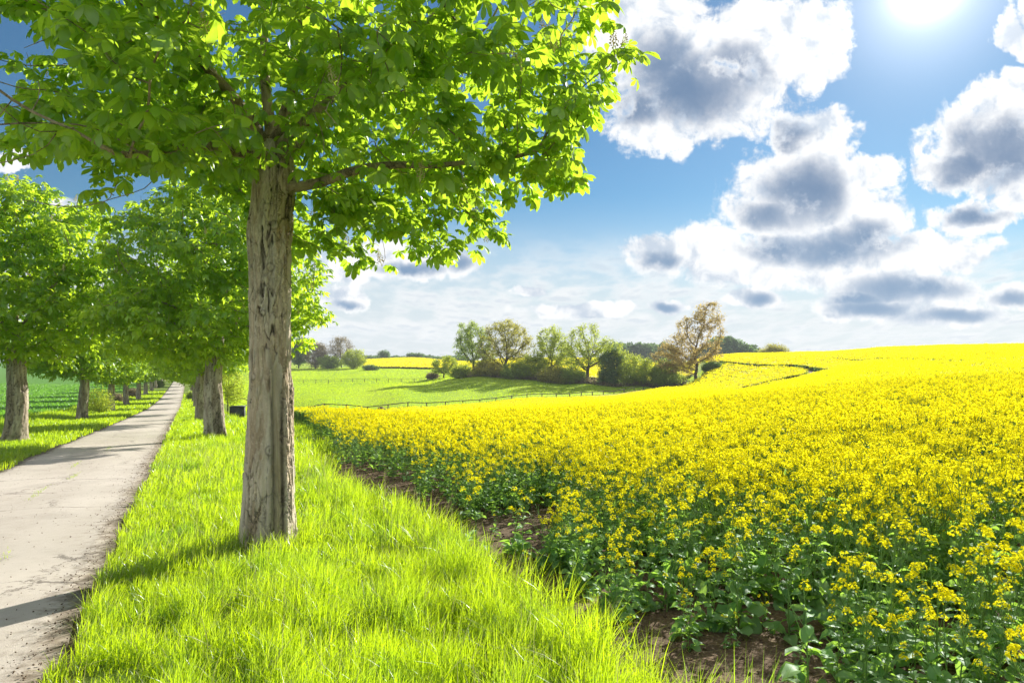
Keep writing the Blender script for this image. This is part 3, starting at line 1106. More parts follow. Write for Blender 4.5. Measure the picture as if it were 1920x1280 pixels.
def trunk_mesh(zs, cx, cy, rad, nth, seed, detail=1.0, flare=0.25, hollow=False, bark=True):
    rng = np.random.default_rng(seed)
    th = np.arange(nth) * 2 * np.pi / nth
    Z, T = np.meshgrid(zs, th, indexing='ij')
    R = np.broadcast_to(np.asarray(rad)[:, None], Z.shape).copy()
    c, s = np.cos(T), np.sin(T)
    # buttresses and slow bulges
    R *= 1 + flare * np.exp(-np.clip(Z, 0, None) / 0.22) * (0.55 + 0.45 * np.cos(T * 5 + seed)) * 0.6
    R *= 1 + 0.10 * (fbm(c * 1.4 + 9, s * 1.4, Z * 0.9, 3, seed) - 0.5) * 2 * 0.7
    R *= 1 + 0.04 * np.cos(T * 3 + Z * 0.7 + seed)
    wx = fbm(c * 3, s * 3, Z * 1.4, 3, seed + 5) - 0.5
    a = vnoise(c * 4.2 + wx * 2.6 + 20, s * 4.2 + wx * 2.0, Z * 0.75 + wx * 1.5, seed + 9) - 0.5
    b = vnoise(c * 6.5 + wx * 4 + 40, s * 6.5, Z * 2.6 + wx * 3, seed + 13) - 0.5
    crack = np.clip(1 - np.abs(a) / 0.035, 0, 1) * sstep(fbm(c * 2, s * 2, Z * 0.8, 2, seed + 4), 0.40, 0.58)
    crack2 = np.clip(1 - np.abs(b) / 0.03, 0, 1) * sstep(fbm(c * 2 + 7, s * 2, Z * 0.9, 2, seed + 14), 0.46, 0.62)
    plate = sstep(a, -0.02, 0.06) * 0.5 + sstep(b, 0.0, 0.05) * 0.3
    # scaly plates: warped long cells round the stem
    wz = (fbm(c * 4, s * 4, Z * 3, 3, seed + 51) - 0.5)
    wt = (fbm(c * 4 + 5, s * 4, Z * 3, 3, seed + 52) - 0.5)
    rm = float(np.mean(rad))
    e1, id1 = cells(T * rm / 0.12 + wt * 2.0, Z / 0.55 + wz * 1.2, 2 * math.pi * rm / 0.12, seed)
    e2, id2 = cells(T * rm / 0.06 + wt * 2.2, Z / 0.17 + wz * 2.0, 2 * math.pi * rm / 0.06, seed + 7)
    zone = sstep(fbm(c * 1.6, s * 1.6, Z * 0.8, 3, seed + 61), 0.40, 0.56)
    crk1 = sstep(e1, 0.14 * fbm(c * 5, s * 5, Z * 4, 2, seed + 63) + 0.02, 0.0) * sstep(fbm(c * 3, s * 3, Z * 1.7, 2, seed + 62), 0.38, 0.54)
    crk2 = sstep(e2, 0.16, 0.02) * zone
    D = 0.016 * (plate - 0.4) + 0.020 * (id1 - 0.5) + 0.008 * (id2 - 0.5) * zone - 0.022 * crk1 - 0.010 * crk2 - 0.014 * crack
    crack = np.maximum(crack * 0.7, crk1)
    crack2 = np.maximum(crack2 * 0.5, crk2 * 0.4)
    D += 0.012 * (fbm(c * 9, s * 9, Z * 7, 3, seed + 2) - 0.5)
    pale = np.clip(sstep(fbm(c * 2.1 + 3, s * 2.1, Z * 0.7, 3, seed + 31), 0.50, 0.62) * 0.7 + 0.5 * (id1 > 0.72) - 0.2 * (id1 < 0.2), 0, 1)
    wood = np.zeros_like(R)
    dark = np.clip(crack * 1.0 + crack2 * 0.7, 0, 1)
    if hollow:
        # long healed wound, facing the viewpoint and a little to the right
        tc = math.radians(-50) + 0.10 * np.sin(Z * 1.3) - 0.06 * Z
        dth = (np.mod(T - tc + np.pi, 2 * np.pi) - np.pi) * R
        wv = 0.050 * sstep(Z, 2.6, 0.9) + 0.012
        g = np.exp(-(dth / wv) ** 2) * sstep(Z, 2.3, 1.6)
        rib = np.exp(-((dth + 0.012) / 0.022) ** 2) * sstep(Z, 1.6, 1.1)
        lip = (np.exp(-((dth - 0.085) / 0.03) ** 2) + np.exp(-((dth + 0.085) / 0.03) ** 2)) * sstep(Z, 2.3, 1.4)
        D = D * (1 - g) - 0.055 * g + 0.040 * rib + 0.018 * lip
        wood = np.clip(rib * 1.1 + g * 0.35, 0, 1)
        edge = np.exp(-((np.abs(dth) - 0.052) / 0.014) ** 2) * sstep(Z, 2.0, 1.2)
        dark = np.clip(dark * (1 - g) + edge * 0.8, 0, 1)
        dark = np.maximum(dark, 0.65 * np.exp(-((dth + 0.06) / 0.03) ** 2) * sstep(Z, 2.4, 1.7) * (fbm(c * 6, s * 6, Z * 2, 2, 77) > 0.45))
        for (kz, kt, kr) in ((2.92, -70, 0.045), (1.05, -70, 0.05), (2.45, -88, 0.03), (1.8, -118, 0.035), (3.35, -60, 0.05)):
            dk = np.hypot((np.mod(T - math.radians(kt) + np.pi, 2 * np.pi) - np.pi) * R, (Z - kz) * 0.8)
            D += 0.026 * np.exp(-(dk / kr) ** 2) - 0.016 * np.exp(-(dk / (kr * 0.4)) ** 2)
            dark = np.maximum(dark, 0.6 * np.exp(-((dk - kr * 0.75) / (kr * 0.2)) ** 2))
            pale = np.maximum(pale, 0.7 * np.exp(-(dk / (kr * 0.6)) ** 2))
    if bark:
        R = R + D * detail
    x = np.asarray(cx)[:, None] + R * c
    y = np.asarray(cy)[:, None] + R * s
    v = np.stack([x, y, Z], -1).reshape(-1, 3)
    nz = len(zs)
    i = np.arange(nz - 1)[:, None] * nth
    j = np.arange(nth)[None]
    jn = (j + 1) % nth
    q = np.stack([i + j, i + jn, i + nth + jn, i + nth + j], -1).reshape(-1, 4)
    me = mesh_np(v, q)
    at = me.attributes.new("bark", 'FLOAT_COLOR', 'POINT')
    at.data.foreach_set("color", np.stack([dark, wood, pale, np.ones_like(R)], -1).astype(np.float32).ravel())
    return me


# ---- the near chestnut
def near_chestnut():
    rng = np.random.default_rng(11)
    D0 = 7.18
    bx, by = (500 - 960) / F * D0, D0
    bz = gz(bx, by)
    root = empty("chestnut_tree", (bx, by, bz))
    tag(root, "large horse chestnut with scarred grey trunk rising from the grass beside the rapeseed field", "tree", "trees of the avenue")
    rows = np.array([1045, 1030, 980, 900, 800, 700, 600, 500, 440, 400, 360, 330, 300, 270.0])
    lf = np.array([440, 448, 452, 457, 462, 466, 467, 467, 462, 467, 470, 473, 474, 478.0])
    rt = np.array([557, 554, 555, 552, 549, 548, 546, 546, 548, 549, 552, 554, 550, 545.0])
    zr = (EYE - (rows - HZ) / F * D0) - bz
    zs = np.linspace(-0.15, float(zr[-1]), 480)
    ctr = np.interp(zs, zr, (lf + rt) / 2)
    wid = np.interp(zs, zr, (rt - lf) / 2)
    cx = (ctr - 500) / F * D0
    rad = wid / F * D0 * 0.93
    for _ in range(6):
        cx[1:-1] = (cx[:-2] + 2 * cx[1:-1] + cx[2:]) / 4
        rad[1:-1] = (rad[:-2] + 2 * rad[1:-1] + rad[2:]) / 4
    link("trunk", trunk_mesh(zs, cx, np.zeros_like(zs), rad, 220, 3, 1.0, 0.16, True), M_BARK, root)
    ztop = float(zr[-1])
    # skeleton: leader, and the big limbs the photo shows

    def P(px, py, D):
        return np.array([(px - 960) / F * D - bx, D - by, EYE - (py - HZ) / F * D - bz])
    N = [np.array([cx[-1], 0, ztop - 0.75])]
    par = [-1]

    def limb(p0, pts, step=0.16):
        k = p0
        for p in pts:
            p = np.asarray(p, float)
            m = max(1, int(np.linalg.norm(p - N[k]) / step))
            s = N[k].copy()
            for i in range(1, m + 1):
                N.append(s + (p - s) * i / m + rng.normal(0, 0.012, 3))
                par.append(k)
                k = len(N) - 1
        return k
    fork = limb(0, [(cx[-1], 0, ztop - 0.1)])
    low = limb(0, [(cx[-1] + 0.02, 0.0, ztop - 0.45)])
    lead = limb(fork, [P(505, 180, 7.3), P(492, 60, 7.2), P(500, -120, 7.1), P(510, -330, 7.2)])
    limb(low, [P(560, 350, 7.1), P(600, 345, 7.0), P(650, 325, 6.8), P(720, 308, 6.6), P(820, 312, 6.4), P(900, 305, 6.3), P(1010, 290, 6.2)])
    limb(fork, [P(540, 195, 6.9), P(562, 110, 6.5), P(566, 20, 6.3), P(590, -90, 6.1), P(640, -220, 6.0)])
    limb(fork, [P(560, 270, 7.6), P(640, 215, 8.2), P(740, 180, 8.7), P(860, 140, 9.0)])
    limb(fork, [P(470, 290, 6.8), P(380, 270, 6.2), P(300, 285, 5.6), P(200, 290, 5.0)])
    limb(low, [P(470, 320, 7.5), P(420, 310, 8.3), P(340, 300, 9.0)])
    limb(fork, [P(600, 200, 6.6), P(700, 120, 6.0), P(800, 40, 5.6), P(900, -40, 5.5)])
    limb(fork, [P(440, 180, 6.6), P(350, 80, 6.0), P(260, 0, 5.5)])
    cxw = np.array([0.55, -0.55])
    ells = [
        (cxw[0], cxw[1], 6.6, 3.4, 3.1, 3.0),
        (cxw[0] - 0.2, cxw[1], 4.7, 3.0, 2.9, 1.25),
        (1.5, -0.9, 4.15, 2.0, 2.0, 1.0),
        (2.7, -1.0, 4.35, 1.1, 1.3, 0.8),
        (0.9, 1.4, 3.75, 1.7, 1.6, 1.0),
        (-1.2, -1.6, 4.1, 1.7, 1.5, 0.95),
        (-0.6, -2.0, 4.6, 2.2, 1.4, 1.1),
    ]
    A = ell_points(ells, 2300, rng, 0.15)
    lowlim = 3.15 + 0.35 * (vnoise(A[:, 0], A[:, 1], 0, 3) - 0.5)
    A = A[(rng.random(len(A)) < np.interp(A[:, 2], [5.2, 6.5], [1.0, 0.4]))  & (A[:, 2] > lowlim[:len(A)])] if False else A[(A[:, 2] > lowlim) & (np.hypot(A[:, 0] + bx, A[:, 1] + by) > 2.4) & (A[:, 1] + by > 2.3)]
    Nn, pp = grow(A, N, par, 0.14, 2.2, 0.22, 90, 0.0, rng)
    r, kids = radii(Nn, pp, 0.0042, 2.45)
    r = np.minimum(r, 0.16)
    nl_ = len(N)
    hub = np.linalg.norm(Nn[:nl_] - N[fork], axis=1)
    r[:nl_] = np.maximum(r[:nl_], np.interp(hub, [0, 0.5, 2.2, 4.0], [0.075, 0.056, 0.024, 0.010]))
    link("branches", branch_mesh(Nn, pp, r, 0, 9).mesh(), M_LIMB, root)
    c = np.array([cxw[0], cxw[1], 5.5])
    sites, dirs = leaf_sites(Nn, pp, r, kids, 15500, rng, 0.013, 0.075, c)
    keep = rng.random(len(sites)) < np.interp(sites[:, 2], [4.6, 6.0], [1.0, 0.22])
    ang = np.abs((sites[:, 0] + bx) / (sites[:, 1] + by) - bx / by)
    keep &= ~((ang < 0.055) & (sites[:, 2] + bz - EYE < 0.275 * (sites[:, 1] + by)) & (sites[:, 1] < 0.3))
    keep &= ~((sites[:, 0] > 0.05) & (sites[:, 0] < 1.9) & (sites[:, 1] < -0.2) & (sites[:, 2] < 4.15) & (rng.random(len(sites)) < 0.7))
    # the crown's left flank and its raised lower edge towards the road
    flank = (sites[:, 0] + bx) / (sites[:, 1] + by)
    keep &= ~((flank < -0.715 + 0.10 * (vnoise(sites[:, 2] * 2.2, sites[:, 1] * 1.5, 0, 44) - 0.5)) & (sites[:, 2] < 4.75))
    keep &= ~((sites[:, 0] < -0.35) & (sites[:, 1] < 0.2) & (sites[:, 2] < 3.55 + 0.3 * (vnoise(sites[:, 0] * 2, sites[:, 1] * 2, 0, 45) - 0.5)))
    sites, dirs = sites[keep], dirs[keep]
    tmpl = [palmate(np.random.default_rng(100 + i)) for i in range(7)]
    link("foliage", scatter_leaves(sites, dirs, rng, tmpl, 0.50, 0.90, (0.14, 0.42)), M_CHEST, root)
    # flower candles
    tips = np.where((kids == 0))[0]
    tips = tips[Nn[tips, 2] < 5.6]
    out = np.linalg.norm((Nn[tips] - c)[:, :2], axis=1)
    tips = rng.choice(tips, 70, replace=False, p=out ** 2 / (out ** 2).sum())
    for t in tips:
        o = link("flower_spike", SPIKE[t % 3], None, root)
        o.location = Nn[t] + np.array([0, 0, 0.01])
        o.rotation_euler = (rng.normal(0, 0.15), rng.normal(0, 0.15), rng.uniform(0, 6))
        s = rng.uniform(1.0, 1.6)
        o.scale = (s, s, s)
    return root


NEAR = near_chestnut()


# ---- the rest of the avenue
def avenue_proto(seed):
    rng = np.random.default_rng(seed)
    root = empty("chestnut_tree")
    H = 3.7
    zs = np.linspace(-0.2, H, 90)
    lean = rng.normal(0, 0.10)
    cx = lean * zs / H + 0.05 * np.sin(zs * 1.4 + seed)
    cy = 0.04 * np.sin(zs * 1.1 + 2 * seed)
    rad = 0.36 - 0.03 * zs + 0.05 * np.exp(-zs / 0.3)
    link("trunk", trunk_mesh(zs, cx, cy, rad, 64, seed, 1.5, 0.30), M_BARK_FAR, root)
    N = [np.array([cx[-1], cy[-1], H - 0.7])]
    par = [-1]

    def limb(k, p, step=0.3):
        s, p = N[k].copy(), np.asarray(p, float)
        m = max(1, int(np.linalg.norm(p - s) / step))
        for i in range(1, m + 1):
            N.append(s + (p - s) * i / m + rng.normal(0, 0.02, 3))
            par.append(k)
            k = len(N) - 1
        return k
    fk = limb(0, (cx[-1], cy[-1], H))
    limb(fk, (cx[-1], cy[-1], 7.6))
    for i in range(6):
        a = i * 1.05 + rng.normal(0, 0.2)
        limb(0 if i % 2 else fk, (1.7 * math.cos(a), 1.7 * math.sin(a), 4.2 + 0.5 * (i % 3)))
    e = [(0, 0, 6.0, 3.8, 3.8, 3.3), (0, 0, 4.3, 4.1, 4.1, 1.6), (0.3, -0.2, 7.6, 2.5, 2.5, 2.0)]
    for i in range(7):
        a = rng.uniform(0, 6.28)
        e.append((3.1 * math.cos(a), 3.1 * math.sin(a), rng.uniform(3.6, 6.4), 1.3, 1.3, 1.0))
    A = ell_points(e, 1500, rng, 0.35)
    A = A[A[:, 2] > 2.55]
    Nn, pp = grow(A, N, par, 0.3, 3.0, 0.42, 70, 0.0, rng)
    r, kids = radii(Nn, pp, 0.009, 2.4)
    r = np.minimum(r, 0.2)
    link("branches", branch_mesh(Nn, pp, r, 0, 6).mesh(), M_LIMB, root)
    sites, dirs = leaf_sites(Nn, pp, r, kids, 8200, rng, 0.028, 0.17, np.array([0, 0, 5.5]))
    tmpl = [palmate(np.random.default_rng(200 + i), False) for i in range(5)]
    link("foliage", scatter_leaves(sites, dirs, rng, tmpl, 1.0, 1.5, (0.15, 0.45)), M_CHEST_FAR, root)
    tips = np.where(kids == 0)[0]
    out = np.linalg.norm((Nn[tips] - [0, 0, 5.0]), axis=1)
    tips = rng.choice(tips, 36, replace=False, p=out ** 3 / (out ** 3).sum())
    for t in tips:
        o = link("flower_spike", SPIKE[t % 3], None, root)
        o.location = Nn[t] + np.array([0, 0, 0.08])
        o.rotation_euler = (rng.normal(0, 0.15), rng.normal(0, 0.15), rng.uniform(0, 6))
        s = rng.uniform(1.2, 1.7)
        o.scale = (s, s, s)
    return root


protos = [avenue_proto(s) for s in (21, 22, 23)]
AV = [
    # t, n, prototype, yaw, scale, label
    (26.7, 0.85, 0, 0.4, 1.0, "chestnut with pale split trunk, next behind the large near chestnut"),
    (43.0, 0.72, 1, 2.0, 1.0, "third chestnut of the right-hand row, grey trunk half hidden behind the split one"),
    (60.0, 0.8, 2, 4.0, 0.95, "fourth chestnut of the right-hand row, only a strip of trunk showing past the road edge"),
    (30.4, -5.75, 1, 3.6, 1.04, "nearest chestnut on the left verge, broad twisted trunk and dark shaded crown"),
    (52.8, -6.25, 2, 1.0, 1.0, "second chestnut on the left verge, straight brown trunk before the green crop"),
    (71.6, -6.3, 0, 5.0, 0.98, "third chestnut on the left verge, leaning trunk just past the pale green bush"),
    (93.0, -6.6, 1, 0.6, 1.0, "fourth chestnut on the left verge, leaning trunk before the brown thicket"),
    (113.0, -6.5, 2, 2.4, 1.0, "fifth chestnut on the left verge, slim trunk beyond the two leaning ones"),
    (131.0, -6.5, 0, 3.3, 1.0, "sixth chestnut on the left verge, slim trunk near the row's far end"),
]
for t in (79, 98, 117, 136, 155, 175, 195, 220, 250):
    AV.append((float(t), 0.8, t % 3, t * 1.3, 0.95, "far chestnut at the narrow end of the avenue in bright green leaf"))
for t in (149, 167, 185, 204, 224, 250, 280):
    AV.append((float(t), -6.4, t % 3, t * 0.7, 0.95, "far chestnut at the narrow end of the avenue in bright green leaf"))
used = set()
for (t, n, k, yaw, s, lab) in AV:
    p = DIRT * t + DIRN * n
    if k not in used:
        o = protos[k]
        used.add(k)
    else:
        o = copy_thing(protos[k], None if t < 60 else (lambda c: not c.name.startswith("flower_spike")))
    o.location = (p[0], p[1], gz(p[0], p[1]))
    o.rotation_euler = (0, 0, yaw)
    s *= 0.93 if t > 50 else 1.0
    o.scale = (s, s, s)
    tag(o, lab, "tree", "trees of the avenue")


# ---- field trees: envelope given in photo pixels round the base, drawn at their own distance
def quad_leaf(ar=0.6):
    return np.array([(0, 0, 0), (0.5, -ar / 2, 0.06), (1, 0, -0.1), (0.5, ar / 2, 0.06)]), np.array([(0, 1, 2, 3)])


def field_tree(name, label, cat, px, py, D, ells, leafmat, n_leaf, lsize, seed, trunk_r=0.35, n_attr=420, tip=0.035, limbmat=None, trunk_to=0.3, thr=0.12, spread=0.35, lean=0.0, group=None, shell=0.3):
    """ells: (dx, dy up, rx, ry) in photo pixels from the foot"""
    rng = np.random.default_rng(seed)
    k = D / F
    x, y = (px - 960) / F * D, D
    root = empty(name, (x, y, gz(x, y)))
    tag(root, label, cat, group)
    E = np.array([(dx * k, 0.0, dy * k, rx * k, rx * k * 0.9, ry * k) for dx, dy, rx, ry in ells])
    for e in E[1:]:
        e[1] = rng.uniform(-0.5, 0.5) * e[3]
    A = ell_points(E, n_attr, rng, shell)
    A = A[A[:, 2] > 0.25]
    top = A[:, 2].max()
    size = max(top, np.ptp(A[:, 0]))
    step = size * 0.028
    zt = top * trunk_to
    N = [np.array([0, 0, -0.3])]
    par = [-1]
    m = max(2, int((zt + 0.3) / step))
    for i in range(1, m + 1):
        N.append(np.array([lean * i / m, 0, -0.3 + (zt + 0.3) * i / m]) + rng.normal(0, step * 0.12, 3))
        par.append(i - 1)
    Nn, pp = grow(A, N, par, step, size * 0.6, step * 1.25, 80, 0.02, rng)
    r, kids = radii(Nn, pp, tip, 2.1)
    r *= min(1.0, trunk_r / r[0])
    r = np.maximum(r, tip * 0.5)
    link("trunk", branch_mesh(Nn, pp, r, 0, 8).mesh(), limbmat or M_DARKLIMB, root)
    sites, dirs = leaf_sites(Nn, pp, r, kids, int(n_leaf * 2.2), rng, max(thr, np.quantile(r, 0.6)), spread, np.array([0, 0, top * 0.5]))
    ok = sites[:, 2] > 0.05
    link("crown", scatter_leaves(sites[ok], dirs[ok], rng, [quad_leaf(0.55), quad_leaf(0.75)], lsize * 0.5, lsize * 1.05, (0.1, 0.7)), leafmat, root)
    return root


M_OLIVE = leaf_mat("olive_spring_leaf", (0.22, 0.22, 0.05), (0.34, 0.32, 0.08), (0.58, 0.56, 0.10), 0.52, 0.02)
M_FRESH = leaf_mat("fresh_spring_leaf", (0.19, 0.27, 0.03), (0.31, 0.38, 0.05), (0.60, 0.70, 0.06), 0.52, 0.02)
M_MID = leaf_mat("mid_green_leaf", (0.17, 0.25, 0.05), (0.26, 0.34, 0.08), (0.52, 0.66, 0.10), 0.5, 0.02)
M_EVER = leaf_mat("evergreen_leaf", (0.075, 0.15, 0.055), (0.13, 0.21, 0.07), (0.28, 0.44, 0.09), 0.45, 0.04)
M_GOLD = leaf_mat("golden_oak_leaf", (0.32, 0.24, 0.08), (0.43, 0.34, 0.13), (0.62, 0.49, 0.16), 0.5, 0.02)
M_BROWN = leaf_mat("brown_twig_leaf", (0.20, 0.17, 0.11), (0.30, 0.26, 0.17), (0.4, 0.34, 0.2), 0.4, 0.0)
M_FARG = leaf_mat("far_wood_leaf", (0.07, 0.14, 0.06), (0.13, 0.21, 0.08), (0.22, 0.36, 0.10), 0.4, 0.0)
M_OAKBARK = plain_mat("oak_bark", (0.06, 0.045, 0.03), (0.15, 0.115, 0.08), 2.0)
HG = "trees of the hedge line between pasture and rapeseed"
field_tree("oak_tree", "tall golden-brown oak with leaning two-lobed crown at the corner of the rapeseed field", "tree", 1304, 712, 166,
           [(-22, 62, 44, 30), (-52, 44, 30, 28), (-38, 30, 40, 18), (-10, 95, 30, 26), (28, 118, 27, 32), (40, 92, 20, 26), (28, 50, 30, 20), (6, 130, 16, 14)],
           M_GOLD, 6000, 0.5, 301, 0.62, 650, 0.03, M_OAKBARK, 0.22, 0.12, 0.42, 0.4, HG)
field_tree("oak_tree", "olive round-topped oak with dark branches showing, left of the middle gap in the hedge line", "tree", 948, 706, 180,
           [(0, 70, 48, 40), (-22, 50, 36, 30), (24, 58, 32, 32), (0, 96, 28, 17)], M_OLIVE, 5200, 0.48, 302, 0.5, 620, 0.03, None, 0.14, 0.1, 0.4, 0.0, HG)
field_tree("field_tree", "tall loose green tree, outermost of the big trees at the hedge line's left end", "tree", 888, 704, 185,
           [(0, 60, 34, 40), (-6, 86, 26, 18), (14, 40, 28, 26), (-18, 55, 20, 24)], M_MID, 4600, 0.48, 303, 0.4, 480, 0.028, None, 0.16, 0.1, 0.4, 0.0, HG)
field_tree("field_tree", "small pale green tree before the distant yellow field, at the hedge line's left tip", "tree", 832, 692, 203,
           [(0, 24, 24, 17), (-12, 18, 14, 10), (14, 28, 14, 14)], M_FRESH, 2600, 0.45, 304, 0.22, 260, 0.028, None, 0.2, 0.1, 0.35, 0.0, HG)
field_tree("field_tree", "light green tall tree just right of the olive oak in the hedge line", "tree", 1034, 711, 179,
           [(0, 66, 34, 42), (4, 92, 18, 16), (-16, 42, 26, 26), (18, 50, 24, 26)], M_FRESH, 4400, 0.48, 305, 0.38, 480, 0.028, None, 0.15, 0.1, 0.4, 0.0, HG)
field_tree("oak_tree", "fresh green spreading oak with dark forked limbs in the middle of the hedge line", "tree", 1102, 714, 172,
           [(-2, 80, 38, 36), (-36, 52, 32, 26), (44, 58, 34, 26), (-6, 104, 20, 13), (0, 50, 50, 26), (58, 46, 22, 16)], M_FRESH, 5000, 0.48, 306, 0.5, 620, 0.03, None, 0.2, 0.1, 0.4, 0.0, HG)
field_tree("evergreen_tree", "dark evergreen tree beside the fresh green oak in the hedge line", "tree", 1146, 716, 170,
           [(0, 34, 21, 36), (2, 56, 13, 20), (-4, 16, 20, 16)], M_EVER, 5200, 0.5, 307, 0.3, 320, 0.03, None, 0.2, 0.2, 0.5, 0.0, HG)
field_tree("shrub", "rounded light green bush, widest in the hedge line, between evergreen and golden oak", "bush", 1194, 722, 168,
           [(0, 28, 36, 30), (-18, 20, 24, 20), (18, 22, 24, 22)], M_FRESH, 6200, 0.45, 308, 0.2, 360, 0.025, None, 0.1, 0.2, 0.5, 0.0, HG)
field_tree("shrub", "dark olive bush close against the foot of the golden oak", "bush", 1246, 723, 167,
           [(0, 26, 26, 28), (16, 18, 22, 18), (-14, 16, 16, 18)], M_MID, 5000, 0.45, 309, 0.2, 320, 0.025, None, 0.1, 0.2, 0.5, 0.0, HG)
field_tree("shrub", "yellow-green bush filling the gap between the olive oak and the light green tree", "bush", 992, 711, 178,
           [(0, 24, 28, 24), (-14, 16, 18, 16), (14, 26, 16, 18)], M_FRESH, 4000, 0.45, 310, 0.18, 300, 0.025, None, 0.1, 0.2, 0.5, 0.0, HG)
field_tree("shrub", "small dark green bush at the foot of the golden oak, on the rapeseed side", "bush", 1338, 712, 163,
           [(0, 8, 20, 9), (-10, 8, 12, 8)], M_EVER, 2600, 0.42, 311, 0.1, 160, 0.025, None, 0.2, 0.2, 0.4, 0.0, HG)
field_tree("shrub", "low mid-green bush under the fresh green oak", "bush", 1068, 716, 173,
           [(0, 16, 26, 16), (16, 12, 18, 12)], M_MID, 3200, 0.45, 312, 0.12, 220, 0.025, None, 0.1, 0.2, 0.45, 0.0, HG)
for px, py, D, rx, ry, mt, lab in ((916, 708, 181, 30, 16, M_OLIVE, "olive bush under the loose green tree and the olive oak"),
                                   (968, 710, 178, 26, 18, M_MID, "mid-green bush at the right foot of the olive oak"),
                                   (1040, 714, 174, 34, 19, M_OLIVE, "olive bush at the foot of the light green tall tree"),
                                   (866, 704, 186, 18, 14, M_FRESH, "small light bush at the hedge line's left end, before the loose green tree")):
    field_tree("shrub", lab, "bush", px, py, D, [(0, ry * 0.8, rx, ry), (rx * 0.5, ry * 0.6, rx * 0.6, ry * 0.7), (-rx * 0.5, ry * 0.5, rx * 0.6, ry * 0.6)], mt, 3600, 0.45, px, 0.12, 260, 0.025, None, 0.1, 0.2, 0.5, 0.0, HG)
field_tree("shrub", "small brown leafless bush on the pasture below the distant yellow field", "bush", 811, 697, 205,
           [(0, 6, 11, 6)], M_BROWN, 1500, 0.4, 313, 0.08, 140, 0.025, None, 0.2, 0.2, 0.3)
field_tree("shrub", "low dark green bush on the near edge of the distant yellow field", "bush", 696, 689, 285,
           [(0, 4, 13, 5)], M_EVER, 1500, 0.6, 314, 0.1, 120, 0.03, None, 0.2, 0.2, 0.4)
WG = "trees of the copse beyond the pasture"
field_tree("field_tree", "dark blue-green tree at the copse's left end, beside the near trunk", "tree", 560, 690, 315,
           [(0, 32, 20, 26), (4, 46, 14, 12)], M_EVER, 3200, 0.9, 321, 0.35, 240, 0.05, None, 0.2, 0.2, 0.8, 0.0, WG)
field_tree("field_tree", "brownish half-bare tree in the copse, next to its dark left end", "tree", 592, 690, 312,
           [(0, 26, 22, 24), (10, 34, 12, 14)], M_BROWN, 2600, 0.7, 322, 0.35, 260, 0.05, None, 0.2, 0.2, 0.8, 0.0, WG)
field_tree("field_tree", "tall grey bare-branched tree, highest of the copse", "tree", 640, 690, 314,
           [(0, 38, 24, 20), (0, 52, 16, 6), (-14, 28, 14, 14)], M_BROWN, 1900, 0.6, 323, 0.3, 320, 0.05, None, 0.25, 0.2, 0.7, 0.0, WG)
field_tree("field_tree", "pale green willow-like tree at the copse's right end", "tree", 664, 690, 304,
           [(0, 18, 22, 18), (12, 20, 12, 14), (-12, 16, 12, 14)], M_FRESH, 2600, 0.7, 324, 0.25, 260, 0.04, None, 0.15, 0.2, 0.7, 0.0, WG)
field_tree("field_tree", "low dark tree under the tall grey one in the copse", "tree", 618, 690, 309,
           [(0, 12, 24, 13)], M_MID, 2200, 0.8, 325, 0.2, 160, 0.05, None, 0.2, 0.2, 0.7, 0.0, WG)
field_tree("field_tree", "round olive tree on the skyline at the right end of the distant wood", "tree", 1450, 668, 300,
           [(0, 12, 26, 14), (-16, 8, 14, 9), (16, 8, 14, 9)], M_OLIVE, 3800, 0.7, 326, 0.4, 280, 0.05, None, 0.2, 0.2, 0.8)
field_tree("field_tree", "tiny round tree on the horizon above the distant yellow field", "tree", 720, 674, 520,
           [(0, 8, 10, 8)], M_FARG, 900, 1.2, 327, 0.3, 100, 0.08, None, 0.2, 0.3, 0.9)
field_tree("field_tree", "tiny flat-topped tree on the horizon above the distant yellow field", "tree", 779, 675, 520,
           [(-6, 6, 9, 6), (6, 5, 10, 5)], M_FARG, 1000, 1.2, 328, 0.3, 120, 0.08, None, 0.2, 0.3, 0.9)
# by the avenue
field_tree("sapling", "thin young sapling with sparse yellow-green leaves beside the avenue, left of the near trunk", "tree", 427, 780, 46,
           [(8, 60, 22, 26), (18, 40, 18, 18), (-4, 84, 12, 14)], M_FRESH, 1500, 0.12, 331, 0.05, 200, 0.008, None, 0.5, 0.03, 0.16)
field_tree("shrub", "pale yellow-green bush between the second and third chestnuts of the left verge", "bush", 186, 780, 57,
           [(0, 26, 21, 24), (-10, 16, 14, 14), (10, 14, 14, 14)], M_FRESH, 1500, 0.14, 332, 0.05, 260, 0.01, None, 0.1, 0.05, 0.2)
for i, (px, py, D, rx, ry, mt, lab) in enumerate([
        (218, 764, 88, 10, 10, M_BROWN, "brown dry bush behind the third left chestnut"),
        (249, 755, 106, 10, 10, M_BROWN, "brown dry bush behind the fourth left chestnut"),
        (296, 738, 150, 11, 9, M_MID, "mid-green bush behind the sixth left chestnut"),
        (362, 735, 98, 9, 9, M_MID, "low green bush at the right-hand road edge in front of the far trunks")]):
    field_tree("shrub", lab, "bush", px, py, D, [(0, ry * 0.7, rx, ry), (rx * 0.5, ry * 0.5, rx * 0.6, ry * 0.7)], mt, 2200, 0.2, 340 + i, 0.05, 160, 0.012, None, 0.1, 0.05, 0.22)


